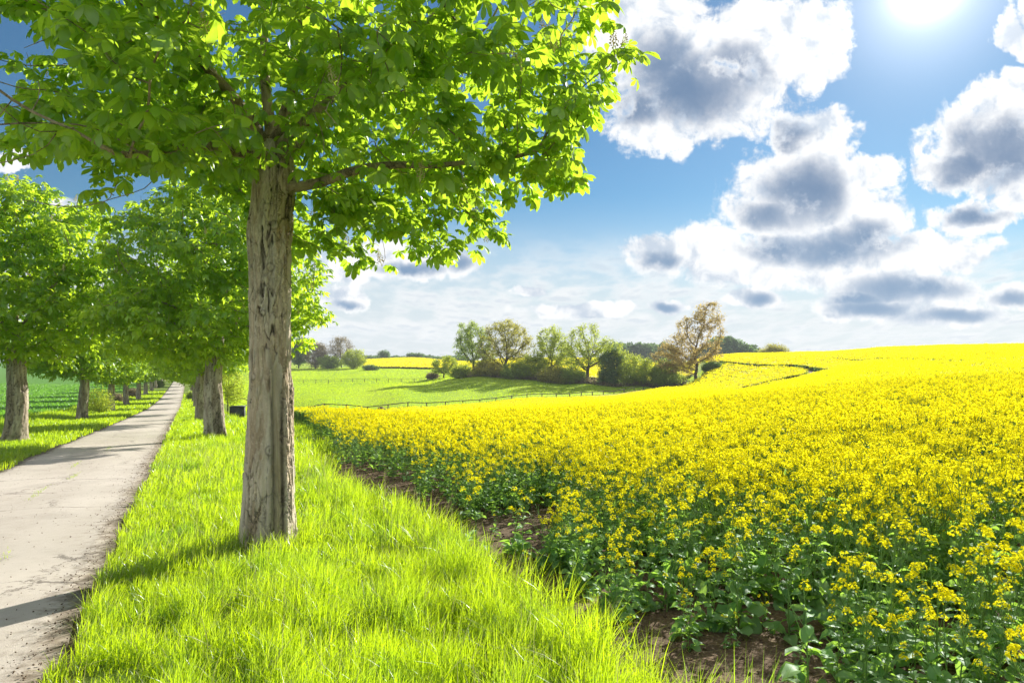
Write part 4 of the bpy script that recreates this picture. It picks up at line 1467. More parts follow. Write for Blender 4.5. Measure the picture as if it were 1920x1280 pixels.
# ---- distant woods: one mass each
def wood(name, label, pts, D, mat, seed, depth=25):
    """pts: (px, top row, foot row)"""
    rng = np.random.default_rng(seed)
    mb = MB()
    tv, tq = quad_leaf(0.9)
    for (px, top, foot) in pts:
        x, y = (px - 960) / F * D, D + rng.uniform(0, depth)
        z0 = gz(x, y)
        zt = EYE - (top - HZ) / F * y
        h = max(3.0, zt - min(z0, EYE - (foot - HZ) / F * y))
        rx = rng.uniform(4.5, 7.0)
        n = 900
        p = ell_points([(x, y, zt - h * 0.45, rx, rx, h * 0.45), (x, y, zt - h * 0.7, rx * 0.9, rx * 0.9, h * 0.35)], n, rng, 0.75)
        bump = 1 + 0.35 * (vnoise(p[:, 0] * 0.4, p[:, 1] * 0.4, p[:, 2] * 0.4, seed) - 0.5)
        p[:, :2] = (p[:, :2] - [x, y]) * bump[:, None] + [x, y]
        mb.inst(tv, tq, rotmats(rng.uniform(0, 6.28, n), rng.normal(0, 0.6, n), rng.normal(0, 0.5, n), rng.uniform(0.9, 2.0, n)), p)
    o = link(name, mb.mesh(), mat)
    tag(o, label, "wood", None, 'stuff')
    return o


wood("distant_wood", "dark blue-green rounded wood on the skyline right of the golden oak",
     [(px, 668 - 38 * math.exp(-((px - 1372) / 44.0) ** 2) + random.uniform(-2, 3), 674) for px in range(1322, 1432, 5)] + [(px, 650 + random.uniform(-4, 5), 674) for px in range(1330, 1430, 8)], 470, M_FARG, 401)
wood("distant_treeline", "pale green distant wood seen between the evergreen and the golden oak",
     [(px, 643 + random.uniform(-3, 4), 675) for px in range(1150, 1262, 6)], 560, M_FARG, 402)
wood("horizon_treeline", "thin dark line of trees on the far horizon above the distant yellow field",
     [(px, 669 + random.uniform(-3, 1.5), 677) for px in range(690, 870, 7)], 640, M_FARG, 403)


# ------------------------------------------------------------------ rapeseed
def rape_leaf(L, wd, rng, lobed=True):
    st = np.linspace(0, 1, 7)
    wv = np.interp(st, [0, 0.28, 0.36, 0.6, 0.85, 1], [0.05, 0.07, 0.55, 1.0, 0.72, 0.06]) * wd / 2
    droop = rng.uniform(0.2, 0.7)
    v = []
    for k in (-1, -0.5, 0, 0.5, 1):
        wj = wv * (1 + (0.35 if lobed else 0.1) * rng.normal(0, 0.5, 7) * abs(k))
        z = -L * droop * st ** 2.2 + L * 0.25 * st + abs(k) * wv * 0.35 + 0.12 * wd * np.sin(st * 9 + k * 4 + rng.uniform(0, 6)) * abs(k)
        v.append(np.stack([L * st * (1 - 0.15 * droop * st), k * wj, z], -1))
    v = np.stack(v, 1).reshape(-1, 3)
    q = [(i * 5 + k, i * 5 + k + 1, i * 5 + 6 + k, i * 5 + 5 + k) for i in range(6) for k in range(4)]
    return v, np.array(q)


def place(v, yaw, pitch, loc, roll=0.0):
    m = rotmats(np.array([yaw]), np.array([pitch]), np.array([roll]), np.array([1.0]))[0]
    return v @ m.T + loc


def flower_tpl():
    a, w = 0.0102, 0.0055
    v, q = [], []
    for k, (dx_, dy_) in enumerate(((1, 0), (0, 1))):
        sx, sy = -dy_ * w, dx_ * w
        b = len(v)
        for s in (-1, 0, 1):
            z = 0.0045 * abs(s)
            ww = 0.35 if s == 0 else 1.0
            v += [(dx_ * a * s + sx * ww, dy_ * a * s + sy * ww, z + k * 0.0004), (dx_ * a * s - sx * ww, dy_ * a * s - sy * ww, z + k * 0.0004)]
        q += [(b, b + 1, b + 3, b + 2), (b + 2, b + 3, b + 5, b + 4)]
    return np.array(v), np.array(q)


FLV, FLQ = flower_tpl()


def rape_plant(seed, h=0.95, bloom=1.0, leafy=1.0, lod=0):
    """stem, leaves and flowers of one plant (three vertex/face sets)"""
    rng = np.random.default_rng(seed)
    S, Lf, Fl = MB(), MB(), []
    lean = rng.normal(0, 0.07, 2)

    def sp(s):
        return np.array([lean[0] * s * s * h + 0.01 * math.sin(5 * s + seed), lean[1] * s * s * h, h * s])
    ss_ = np.linspace(0, 1, 7 if lod == 0 else 3)
    S.tube([sp(s) for s in ss_], np.interp(ss_, [0, 1], [0.0075, 0.0022]), 5 if lod == 0 else 3)
    heads = [(sp(1.0), 1.0)]
    nb = int(rng.integers(6, 10)) if lod == 0 else int(rng.integers(5, 8))
    for i in range(nb):
        s0 = rng.uniform(0.32, 0.86)
        az = i * 2.4 + rng.normal(0, 0.3)
        p0 = sp(s0)
        top = h * rng.uniform(max(0.66, s0 + 0.08), 1.02)
        rr = (top - p0[2]) * rng.uniform(0.28, 0.6)
        p1 = p0 + np.array([math.cos(az) * rr * 0.65, math.sin(az) * rr * 0.65, (top - p0[2]) * 0.5])
        p2 = np.array([p0[0] + math.cos(az) * rr, p0[1] + math.sin(az) * rr, top])
        S.tube([p0, p1, p2] if lod == 0 else [p0, p2], [0.0035, 0.0028, 0.0018] if lod == 0 else [0.004, 0.002], 4 if lod == 0 else 3)
        heads.append((p2, rng.uniform(0.6, 1.0)))
    oct_v = np.array([(1, 0, 0), (0, 1, 0), (-1, 0, 0), (0, -1, 0), (0, 0, 1.4), (0, 0, -1.0)])
    oct_t = [(0, 1, 4), (1, 2, 4), (2, 3, 4), (3, 0, 4), (1, 0, 5), (2, 1, 5), (3, 2, 5), (0, 3, 5)]
    for hp, sz in heads:
        has = rng.random() < bloom
        if lod == 0:
            # cluster of buds on top
            for _ in range(5):
                S.add(oct_v * rng.uniform(0.0025, 0.004) + hp + rng.normal(0, 0.004, 3) + (0, 0, 0.006), None, oct_t)
            # young pods below the flowers
            for k in range(int(rng.integers(2, 6))):
                a = rng.uniform(0, 6.28)
                b = hp - np.array([0, 0, rng.uniform(0.05, 0.14)])
                S.tube([b, b + np.array([math.cos(a) * 0.03, math.sin(a) * 0.03, 0.022])], [0.001, 0.0008], 3)
            if not has:
                continue
            nf = int(rng.integers(20, 34) * sz)
            a = np.arange(nf) * 2.4 + rng.uniform(0, 6)
            lev = rng.random(nf)
            R = 0.012 + 0.026 * lev ** 0.8
            loc = hp + np.stack([np.cos(a) * R, np.sin(a) * R, 0.006 - 0.055 * lev], -1)
            mats = rotmats(a, 0.25 + 0.75 * lev + rng.normal(0, 0.25, nf), rng.normal(0, 0.3, nf), rng.uniform(0.8, 1.2, nf))
            hb = MB()
            hb.inst(FLV, FLQ, mats, loc)
            Fl.append(hb)
        else:
            if not has:
                continue
            nf = int(rng.integers(12, 18))
            tv = np.array([(-1, -0.62, 0), (0.9, -0.7, 0.15), (1, 0.62, 0), (-0.8, 0.7, 0.15)]) * 0.0145
            loc = hp + rng.normal(0, 1, (nf, 3)) * [0.017, 0.017, 0.018] - [0, 0, 0.01]
            mats = rotmats(rng.uniform(0, 6.28, nf), rng.normal(0.3, 0.5, nf), rng.normal(0, 0.5, nf), rng.uniform(0.8, 1.3, nf))
            hb = MB()
            hb.inst(tv, np.array([(0, 1, 2, 3)]), mats, loc)
            Fl.append(hb)
    nl = int(rng.integers(8, 12) * leafy)
    for i in range(nl):
        s = rng.uniform(0.04, 0.75) ** (1.25 if leafy > 1 else 1.0)
        L = float(np.interp(s, [0, 0.35, 0.8], [0.27, 0.19, 0.09])) * rng.uniform(0.75, 1.2)
        wd = L * float(np.interp(s, [0, 0.5, 0.8], [0.62, 0.45, 0.33]))
        if lod == 0:
            v, q = rape_leaf(L, wd, rng, s < 0.5)
        else:
            v = np.array([(0, 0, 0), (0.5 * L, -wd / 2, 0.1 * L), (L, 0, -0.1 * L), (0.5 * L, wd / 2, 0.1 * L)])
            q = np.array([(0, 1, 2, 3)])
        v = place(v, i * 2.4 + rng.normal(0, 0.5), rng.normal(0.0, 0.3) - 0.15, sp(s), rng.normal(0, 0.3))
        v[:, 2] = np.maximum(v[:, 2], 0.01)
        Lf.add(v, q)
    al = MB()
    for hb in Fl:
        al.add(np.concatenate(hb.v), np.concatenate(hb.q))
    return S, Lf, al, Fl


def sample_area(nwant, D0, D1, u0, u1, rng):
    """points spread evenly over the ground between distances D0 and D1"""
    D = np.sqrt(rng.random(nwant) * (D1 ** 2 - D0 ** 2) + D0 ** 2)
    u = rng.uniform(u0, u1, nwant)
    return u * D, D


def smooth_line(p, n=10):
    p = np.concatenate([[2 * p[0] - p[1]], p, [2 * p[-1] - p[-2]]])
    out = []
    for i in range(1, len(p) - 2):
        for k in np.linspace(0, 1, n, endpoint=False):
            a, b, c, d = p[i - 1], p[i], p[i + 1], p[i + 2]
            out.append(0.5 * (2 * b + (c - a) * k + (2 * a - 5 * b + 4 * c - d) * k ** 2 + (3 * b - a - 3 * c + d) * k ** 3))
    return np.array(out + [p[-2]])


TRAM_P = np.array([on_ground(*p) for p in ((1325, 688), (1400, 690), (1470, 693), (1520, 698), (1542, 704), (1520, 710), (1470, 719), (1420, 730), (1370, 742))])
TRAM = smooth_line(TRAM_P)
TRAM2 = np.array([on_ground(*p) for p in ((1556, 676), (1640, 682), (1720, 690), (1800, 698))])


def tram_gap(x, y):
    d = np.abs(line_side(x, y, TRAM))
    mid = np.exp(-(((x - TRAM_P[4, 0]) ** 2 + (y - TRAM_P[4, 1]) ** 2) / 7.0 ** 2))
    d2 = np.abs(line_side(x, y, TRAM2))
    return (d < 1.15 + 1.6 * mid + 0.3 * (vnoise(x, y, 0, 4) - 0.5)) | (d2 < 0.5)


def crop_height(x, y):
    """how tall the crop stands: lower along its edge, gently uneven"""
    n, t = road_nt(x, y)
    e = sstep(n, 2.8, 5.0)
    e = e * (1 - 0.3 * sstep(np.abs(line_side(x, y, FENCE)), 9.0, 3.0))
    return (0.62 + 0.27 * e) * (0.88 + 0.24 * fbm(x * 0.35, y * 0.35, 0, 3, 71)) * (0.94 + 0.12 * vnoise(x * 2.2, y * 2.2, 0, 72))


crop_rng = np.random.default_rng(91)
# --- near plants: the 290 that show largest are things of their own
x, y = sample_area(int(22 * 0.5 * (11.0 ** 2 - 2.3 ** 2) * 2.6), 2.3, 11.0, -0.4, 2.2, crop_rng)
ok = in_rape(x, y) & (np.hypot(x, y) > 2.2)
x, y = x[ok], y[ok]
z = ground(x, y)
hh = crop_height(x, y) * crop_rng.uniform(0.76, 1.18, len(x))
edge = road_nt(x, y)[0]
order = np.argsort(np.where((np.abs(x / y) < 0.78) & ((EYE - z) / y < 0.62 + hh / y), y - 0.25 * hh, 1e3 + y))
GROUP_R = "rapeseed plants along the front of the field"
RL = "yellow-flowered rapeseed plant with broad blue-green leaves standing in the front ranks of the crop"
PROTO = []
for i in range(16):
    early = i < 7
    PROTO.append(rape_plant(500 + i, 1.0, 0.42 if early else 1.0, 2.3 if early else 1.25, 0))
PME = []
for S_, L_, _a, F_ in PROTO:
    ms, ml, mf = S_.mesh(), L_.mesh(), [hb.mesh(False) for hb in F_]
    ms.materials.append(M_RSTEM)
    ml.materials.append(M_RLEAF)
    for hm in mf:
        hm.materials.append(M_PETAL)
    PME.append((ms, ml, mf))


def plant_thing(k, px_, py_, pz_, sc, yaw, label, group):
    root = empty("rapeseed_plant", (px_, py_, pz_), yaw)
    root.scale = (sc, sc, sc)
    root.rotation_euler = (crop_rng.normal(0, 0.08), crop_rng.normal(0, 0.08), yaw)
    for nm, me in [("stem", PME[k][0]), ("foliage", PME[k][1])] + [("flower_head", hm) for hm in PME[k][2]]:
        o = bpy.data.objects.new(nm, me)
        COL.objects.link(o)
        o.parent = root
    tag(root, label, "plant", group)
    return root


def pick_proto(n_, rng, dist=9.0):
    green = max(np.interp(n_, [3.0, 4.7], [0.97, 0.05]), np.interp(dist, [4.6, 6.2], [0.85, 0.05]))      # the front corner flowers late
    return int(rng.integers(0, 7)) if rng.random() < green else int(rng.integers(7, 16))


NIND = 280
for i in order[:NIND]:
    plant_thing(pick_proto(edge[i], crop_rng, y[i]), x[i], y[i], z[i] - 0.01, hh[i], crop_rng.uniform(0, 6.28), RL, GROUP_R)
for (px, py, k, sc, lab) in (
        (893, 1028, 9, 0.80, "lone rapeseed plant in full flower standing out on the bare soil strip before the crop"),
        (1292, 1222, 2, 0.38, "small flowerless rapeseed seedling on the soil at the bottom, next to the tall grass"),
        (930, 1012, 3, 0.34, "low leafy rapeseed plant tucked behind the lone flowering one on the soil strip")):
    p = on_ground(px, py)
    plant_thing(k, p[0], p[1], gz(*p) - 0.01, sc, 1.0, lab, None)

for (px, py, k, sc) in ((1065, 1150, 4, 0.22), (1180, 1215, 5, 0.20), (1370, 1215, 1, 0.24), (1500, 1245, 6, 0.22), (1440, 1185, 0, 0.27), (985, 1085, 2, 0.24), (770, 955, 3, 0.26), (1560, 1215, 4, 0.3)):
    p = on_ground(px, py)
    plant_thing(k, p[0], p[1], gz(*p) - 0.01, sc, px * 0.7, "stunted low leafy rapeseed plant on the bare brown soil in front of the crop", "stunted plants on the bare soil")

CS, CL, CF = MB(), MB(), MB()
for i in order[NIND:]:
    k = pick_proto(edge[i], crop_rng, y[i])
    m = rotmats(crop_rng.uniform(0, 6.28, 1), crop_rng.normal(0, 0.08, 1), crop_rng.normal(0, 0.08, 1), np.array([hh[i]]))
    for mb, src in zip((CS, CL, CF), PROTO[k][:3]):
        if src.k == 0:
            continue
        v = np.concatenate(src.v) @ m[0].T + (x[i], y[i], z[i])
        mb.add(v, np.concatenate(src.q) if src.q else None, np.concatenate(src.t) if src.t else None)
# --- middle distance
M2 = []
for i in range(24):
    p = rape_plant(700 + i, 1.0, 0.97, 0.8, 1)
    M2.append([(np.concatenate(s.v), np.concatenate(s.q)) for s in p[:3]])
NM = int(21 * 0.5 * (30 ** 2 - 10.6 ** 2) * 1.97)
x, y = sample_area(NM, 10.6, 30, -0.42, 1.55, crop_rng)
ok = in_rape(x, y)
x, y = x[ok], y[ok]
z = ground(x, y)
hh = crop_height(x, y) * crop_rng.uniform(0.76, 1.18, len(x))
kk = crop_rng.integers(0, 24, len(x))
mm = rotmats(crop_rng.uniform(0, 6.28, len(x)), crop_rng.normal(0, 0.08, len(x)), crop_rng.normal(0, 0.08, len(x)), hh)
nn = road_nt(x, y)[0]
for k in range(24):
    s = kk == k
    P_ = np.stack([x[s], y[s], z[s]], -1)
    for j, mb in enumerate((CS, CL, CF)):
        sel = np.ones(s.sum(), bool)
        if j == 2:
            sel = crop_rng.random(s.sum()) < np.interp(nn[s], [2.9, 4.0], [0.25, 1.0])
        if sel.any():
            mb.inst(*M2[k][j], mm[s][sel], P_[sel])
# --- far: small heads of flowers over green stalks
tvq = np.array([(-1, -0.7, 0), (0.9, -0.8, 0.15), (1, 0.7, 0), (-0.8, 0.8, 0.15)])
tq1 = np.array([(0, 1, 2, 3)])
stalk = np.array([(-0.5, 0, 0), (0.5, 0, 0), (0.35, 0.05, 1), (-0.35, -0.05, 1)])
for (D0, D1, per, nf, fs, sw, u0, u1) in ((29, 62, 13, 14, 0.024, 0.055, -0.42, 1.2), (61, 130, 5.0, 10, 0.055, 0.12, -0.40, 0.9), (129, 300, 1.5, 9, 0.12, 0.3, 0.2, 0.85)):
    n_ = int(per * 0.5 * (D1 ** 2 - D0 ** 2) * (u1 - u0))
    x, y = sample_area(n_, D0, D1, u0, u1, crop_rng)
    ok = in_rape(x, y) & ~tram_gap(x, y)
    x, y = x[ok], y[ok]
    z = ground(x, y)
    hh = crop_height(x, y) * crop_rng.uniform(0.9, 1.08, len(x))
    n_ = len(x)
    cell = 1.0 / math.sqrt(per)
    loc = np.repeat(np.stack([x, y, z + hh], -1), nf, 0) + crop_rng.normal(0, 1, (n_ * nf, 3)) * [cell * 0.42, cell * 0.42, 0.055]
    loc[:, 2] -= np.abs(crop_rng.normal(0, 0.05, n_ * nf))
    CF.inst(tvq * fs, tq1, rotmats(crop_rng.uniform(0, 6.28, n_ * nf), crop_rng.normal(0.2, 0.5, n_ * nf), crop_rng.normal(0, 0.5, n_ * nf), crop_rng.uniform(0.7, 1.35, n_ * nf)), loc)
    for rep in range(2):
        sm = rotmats(crop_rng.uniform(0, 6.28, n_), crop_rng.normal(0, 0.1, n_), crop_rng.normal(0, 0.1, n_), np.ones(n_))
        sm = sm * np.stack([np.full(n_, sw), np.full(n_, sw), hh * 0.92], -1)[:, None, :]
        off = crop_rng.normal(0, 1, (n_, 2)) * cell * 0.4
        CS.inst(stalk, tq1, sm, np.stack([x + off[:, 0], y + off[:, 1], z], -1))
crop = empty("rapeseed_crop", (0, 0, 0))
tag(crop, "dense field of yellow rapeseed in bloom covering the slope behind the front plants", "crop", None, 'stuff')
for nm, mb, mt, smt in (("stems", CS, M_RSTEM, True), ("foliage", CL, M_RLEAF, True), ("flowers", CF, M_PETAL, False)):
    o = link(nm, mb.mesh(smt), mt, crop)
    o['kind'] = 'stuff'


def canopy_sheet(name, label, poly_test, D0, D1, u0, u1, hfun, mat, nd=260, nu=220, gap=None):
    D = np.exp(np.linspace(math.log(D0), math.log(D1), nd))
    u = np.linspace(u0, u1, nu)
    Dg, ug = np.meshgrid(D, u, indexing='ij')
    X, Y = ug * Dg, Dg
    Z = ground(X, Y) + hfun(X, Y)
    inside = poly_test(X, Y)
    if gap is not None:
        inside &= ~gap(X, Y)
    i = np.arange(nd - 1)[:, None] * nu
    j = np.arange(nu - 1)[None]
    q = np.stack([i + j, i + j + 1, i + nu + j + 1, i + nu + j], -1).reshape(-1, 4)
    f = inside.ravel()
    q = q[f[q].all(1)]
    usedv = np.unique(q)
    rem = np.zeros(nd * nu, int)
    rem[usedv] = np.arange(len(usedv))
    return mesh_np(np.stack([X, Y, Z], -1).reshape(-1, 3)[usedv], rem[q])


M_UNDER = plain_mat("rape_undergrowth", (0.30, 0.29, 0.01), (0.66, 0.58, 0.006), 2.5)
o = link("undergrowth", canopy_sheet("", "", in_rape, 33, 310, -0.42, 0.95, lambda X, Y: crop_height(X, Y) * 0.80, M_UNDER, 300, 420, tram_gap), M_UNDER, crop)
o['kind'] = 'stuff'

# distant yellow field beyond the pasture
FP = np.array([((px - 960) / F * D, D) for px, D in ((684, 302), (760, 298), (836, 292), (846, 222), (852, 196), (900, 194), (1300, 178), (1330, 255), (1320, 430), (1000, 470), (670, 455))])
rng_f = np.random.default_rng(17)
x, y = sample_area(52000, 176, 470, -0.24, 0.30, rng_f)
ok = in_poly(x, y, FP)
x, y = x[ok], y[ok]
z = ground(x, y) + 0.85
FB = MB()
FB.inst(tvq * 0.32, tq1, rotmats(rng_f.uniform(0, 6.28, len(x)), rng_f.normal(0.15, 0.35, len(x)), rng_f.normal(0, 0.4, len(x)), rng_f.uniform(0.7, 1.3, len(x))), np.stack([x, y, z], -1))
fr = empty("distant_rapeseed", (0, 0, 0))
tag(fr, "distant yellow rapeseed field beyond the pasture and behind the hedge trees", "crop", None, 'stuff')
o = link("flowers", FB.mesh(False), M_PETAL, fr)
o['kind'] = 'stuff'
o = link("undergrowth", canopy_sheet("", "", lambda X, Y: in_poly(X, Y, FP), 170, 475, -0.24, 0.30, lambda X, Y: 0.75 + 0 * X, M_UNDER, 160, 160), M_UNDER, fr)
o['kind'] = 'stuff'


# ------------------------------------------------------------------ grass
def blades(mb, p, h, w_, bend, az, st=(0, 0.4, 0.75, 1.0), twist=None, rng=None):
    n = len(p)
    s = np.array(st)[None]
    h, w_, bend, az = (np.broadcast_to(np.asarray(a, float), (n,))[:, None] for a in (h, w_, bend, az))
    off = bend * h * s ** 2
    X = p[:, 0:1] + np.cos(az) * off
    Y = p[:, 1:2] + np.sin(az) * off
    Z = p[:, 2:3] + h * s * (1 - 0.32 * np.clip(bend, 0, 1.6) * s)
    fa = az + (np.pi / 2 if twist is None else np.asarray(twist)[:, None])
    ww = w_ * 0.5 * np.array([0.75, 1.0, 0.62, 0.04])[None] if len(st) == 4 else w_ * 0.5 * np.array([0.9, 0.8, 0.05])[None]
    a = np.stack([X + np.cos(fa) * ww, Y + np.sin(fa) * ww, Z], -1)
    b = np.stack([X - np.cos(fa) * ww, Y - np.sin(fa) * ww, Z], -1)
    v = np.stack([a, b], 2).reshape(n, -1, 3)
    m = len(st)
    q = np.array([(2 * i, 2 * i + 1, 2 * i + 3, 2 * i + 2) for i in range(m - 1)])
    Q = (q[None] + (np.arange(n) * 2 * m)[:, None, None]).reshape(-1, 4)
    mb.add(v.reshape(-1, 3), Q)


def verge(D0, D1, u0, u1, per, rng, hmul, wid, st, strip):
    """blades on a strip of verge"""
    n_ = int(per * 0.5 * (D1 ** 2 - D0 ** 2) * (u1 - u0))
    x, y = sample_area(n_, D0, D1, u0, u1, rng)
    n, t = road_nt(x, y)
    clump = vnoise(x * 5, y * 5, 0, 33)
    big = fbm(x * 0.8, y * 0.8, 0, 3, 34)
    if strip == 'right':
        lim = 2.42 + 0.1 * sstep(t, 9.0, 6.0) - 0.30 * sstep(t, 5.6, 3.2) + 0.45 * (vnoise(x * 1.6, y * 1.6, 0, 35) - 0.5) + 0.3 * (vnoise(x * 6, y * 6, 0, 36) - 0.5)
        ok = (n > road_edge(t, 1.0) + 0.02 + 0.16 * (vnoise(t * 3, 0.5, 0, 37) - 0.35)) & (n < lim)
        ok &= (t < 130)
        hgt = (0.10 + 0.10 * big + 0.11 * sstep(n, 1.4, 2.2) + 0.05 * sstep(n, -0.5, 0.6)) * hmul
    elif strip == 'left':
        ok = (n < road_edge(t, -1.0) + 0.05 + 0.25 * (vnoise(t * 2, 9.5, 0, 38) - 0.5)) & (n > -10.2)
        hgt = (0.09 + 0.14 * big + 0.22 * sstep(n, -7.0, -9.0)) * hmul
    else:
        ok = (n > 2.3) & ~in_rape(x, y) & (t > 14)
        hgt = (0.13 + 0.12 * big) * hmul
    ok &= rng.random(len(x)) < 0.25 + 1.1 * clump
    x, y, hgt, clump = x[ok], y[ok], hgt[ok], clump[ok]
    z = ground(x, y) - 0.02
    k = len(x)
    h = hgt * rng.uniform(0.55, 1.35, k) * (0.55 + 0.85 * clump)
    wind = rng.normal(0.6, 1.5, k)
    return np.stack([x, y, z], -1), h, wid * rng.uniform(0.7, 1.3, k), np.abs(rng.normal(0.35, 0.28, k)), wind, rng.uniform(0, 3.14, k)


gr = np.random.default_rng(61)
GB, GD = MB(), MB()
S4, S3 = (0, 0.4, 0.75, 1.0), (0, 0.55, 1.0)
for args in ((2.6, 6.0, -1.05, 0.6, 4600, 1.12, 0.0050, S4, 'right'), (6.0, 11.0, -0.85, 0.2, 1800, 1.05, 0.0075, S4, 'right'),
             (11.0, 24.0, -0.75, 0.0, 620, 1.0, 0.014, S3, 'right'), (24.0, 60.0, -0.62, -0.2, 170, 1.1, 0.028, S3, 'right'), (60.0, 125.0, -0.55, -0.3, 45, 1.1, 0.06, S3, 'right'),
             (8.0, 26.0, -1.0, -0.5, 420, 1.0, 0.016, S3, 'left'), (26.0, 60.0, -0.95, -0.5, 150, 1.1, 0.032, S3, 'left'), (60.0, 130.0, -0.7, -0.45, 45, 1.2, 0.07, S3, 'left'),
             (13.0, 45.0, -0.46, -0.24, 200, 1.0, 0.022, S3, 'mid')):
    P_, h, w_, b, az, tw = verge(*args[:5], gr, *args[5:])
    blades(GB, P_, h, w_, b, az, args[7], tw)
# fallen and dry blades, seed stalks
for (D0, D1, per, wid) in ((2.6, 7.5, 240, 0.0042), (7.5, 20, 70, 0.008)):
    P_, h, w_, b, az, tw = verge(D0, D1, -1.05, 0.6, per, gr, 1.25, wid, S4, 'right')
    blades(GD, P_, h * 1.15, w_ * 0.8, b * 1.8, az, S4, tw)
tag(link("verge_grass", GB.mesh(), M_GRASS), "bright green grass covering the verges along the road", "grass", None, 'stuff')
tag(link("dry_grass", GD.mesh(), M_STRAWGRASS), "pale straw-coloured stalks scattered through the green verge", "grass", None, 'stuff')

# pasture
PB = MB()
pr = np.random.default_rng(62)
for (D0, D1, per, wid, hgt, u0, u1) in ((40, 110, 14, 0.07, 0.12, -0.5, -0.2), (90, 180, 11, 0.13, 0.11, -0.48, 0.29), (180, 320, 4.2, 0.26, 0.12, -0.48, 0.0)):
    n_ = int(per * 0.5 * (D1 ** 2 - D0 ** 2) * (u1 - u0))
    x, y = sample_area(n_, D0, D1, u0, u1, pr)
    n, t = road_nt(x, y)
    ok = (n > 4) & ~in_rape(x, y) & ~in_poly(x, y, FP)
    x, y = x[ok], y[ok]
    z = ground(x, y) - 0.01
    k = len(x)
    blades(PB, np.stack([x, y, z], -1), hgt * pr.uniform(0.5, 1.4, k) * (0.6 + 0.8 * fbm(x * 0.15, y * 0.15, 0, 3, 63)), wid * pr.uniform(0.7, 1.3, k), np.abs(pr.normal(0.4, 0.3, k)), pr.uniform(0, 6.28, k), S3, pr.uniform(0, 3.14, k))
tag(link("pasture_grass", PB.mesh(), M_PASTURE), "smooth bright green pasture grass in the dip beyond the fence", "grass", None, 'stuff')

# young cereal on the left
CB = MB()
for (D0, D1, per, wid, hgt) in ((17, 50, 55, 0.03, 0.22), (50, 170, 9, 0.11, 0.24)):
    n_ = int(per * 0.5 * (D1 ** 2 - D0 ** 2) * 0.5)
    x, y = sample_area(n_, D0, D1, -1.0, -0.5, pr)
    n, t = road_nt(x, y)
    ok = (n < -10.6)
    x, y = x[ok], y[ok]
    z = ground(x, y)
    k = len(x)
    blades(CB, np.stack([x, y, z], -1), hgt * pr.uniform(0.6, 1.2, k), wid * pr.uniform(0.7, 1.3, k), np.abs(pr.normal(0.3, 0.2, k)), pr.uniform(0, 6.28, k), S3, pr.uniform(0, 3.14, k))
tag(link("cereal_crop", CB.mesh(), M_CROPLEAF), "dark green young cereal crop in the field left of the avenue", "crop", None, 'stuff')

TB = MB()
tr_ = np.random.default_rng(67)
for (t0, n0, ln, k) in ((8.2, -2.6, 0.25, 60), (8.4, -1.75, 0.5, 40), (3.4, -1.15, 0.35, 70), (14.0, -2.3, 0.8, 90), (16.5, -2.1, 0.6, 70), (19.0, -2.4, 0.9, 80), (11.0, -2.45, 0.3, 40), (24.0, -2.2, 1.2, 80)):
    tt = t0 + tr_.normal(0, ln * 0.5, k)
    nn_ = n0 + tr_.normal(0, 0.035, k)
    X, Y = DIRT[0] * tt + DIRN[0] * nn_, DIRT[1] * tt + DIRN[1] * nn_
    blades(TB, np.stack([X, Y, ground(X, Y) - 0.005], -1), tr_.uniform(0.015, 0.05, k), 0.007, np.abs(tr_.normal(0.9, 0.5, k)), tr_.uniform(0, 6.28, k), S3, tr_.uniform(0, 3.14, k))
tag(link("road_weeds", TB.mesh(), M_GRASS), "small tufts of grass growing in the worn middle of the road", "weeds", None, 'stuff')

# ------------------------------------------------------------------ litter on soil and road edge
M_STRAW = plain_mat("straw", (0.22, 0.15, 0.08), (0.42, 0.32, 0.19), 30)
M_CRUMB = plain_mat("soil_crumb", (0.05, 0.034, 0.022), (0.16, 0.11, 0.07), 20)
lr = np.random.default_rng(64)
SB = MB()
x, y = sample_area(9000, 3.0, 16.0, -0.5, 0.75, lr)
n, t = road_nt(x, y)
ok = (n > 2.0) & (n < 4.4)
x, y = x[ok], y[ok]
z = ground(x, y)
for i in range(len(x)):
    a, L = lr.uniform(0, 6.28), lr.uniform(0.03, 0.12)
    d = np.array([math.cos(a), math.sin(a), lr.normal(0, 0.12)]) * L
    p = np.array([x[i], y[i], z[i] + 0.008])
    SB.tube([p - d / 2, p + lr.normal(0, 0.008, 3) + [0, 0, 0.004], p + d / 2], lr.uniform(0.0012, 0.0028), 3)
tag(link("straw_litter", SB.mesh(), M_STRAW), "dry straw and stalks littering the brown soil strip beside the crop", "litter", None, 'stuff')
KB = MB()
octv = np.array([(1, 0, 0), (0, 1, 0), (-1, 0, 0), (0, -1, 0), (0, 0, 0.8), (0, 0, -0.6)])
octt = np.array([(0, 1, 4), (1, 2, 4), (2, 3, 4), (3, 0, 4), (1, 0, 5), (2, 1, 5), (3, 2, 5), (0, 3, 5)])
x, y = sample_area(9000, 3.0, 16.0, -0.5, 0.75, lr)
n, t = road_nt(x, y)
ok = (n > 2.0) & (n < 5.0)
xs, ys, ss2 = [x[ok]], [y[ok]], [lr.uniform(0.006, 0.022, ok.sum())]
t = lr.uniform(1, 60, 6000)
n = np.where(lr.random(6000) < 0.62, road_edge(t, 1.0) - np.abs(lr.normal(0, 0.16, 6000)), road_edge(t, -1.0) + np.abs(lr.normal(0, 0.14, 6000)))
xs.append(DIRT[0] * t + DIRN[0] * n)
ys.append(DIRT[1] * t + DIRN[1] * n)
ss2.append(lr.uniform(0.003, 0.013, 6000))
t, n = lr.uniform(1, 40, 2200), lr.uniform(-3.8, -0.8, 2200)
xs.append(DIRT[0] * t + DIRN[0] * n)
ys.append(DIRT[1] * t + DIRN[1] * n)
ss2.append(lr.uniform(0.002, 0.009, 2200))
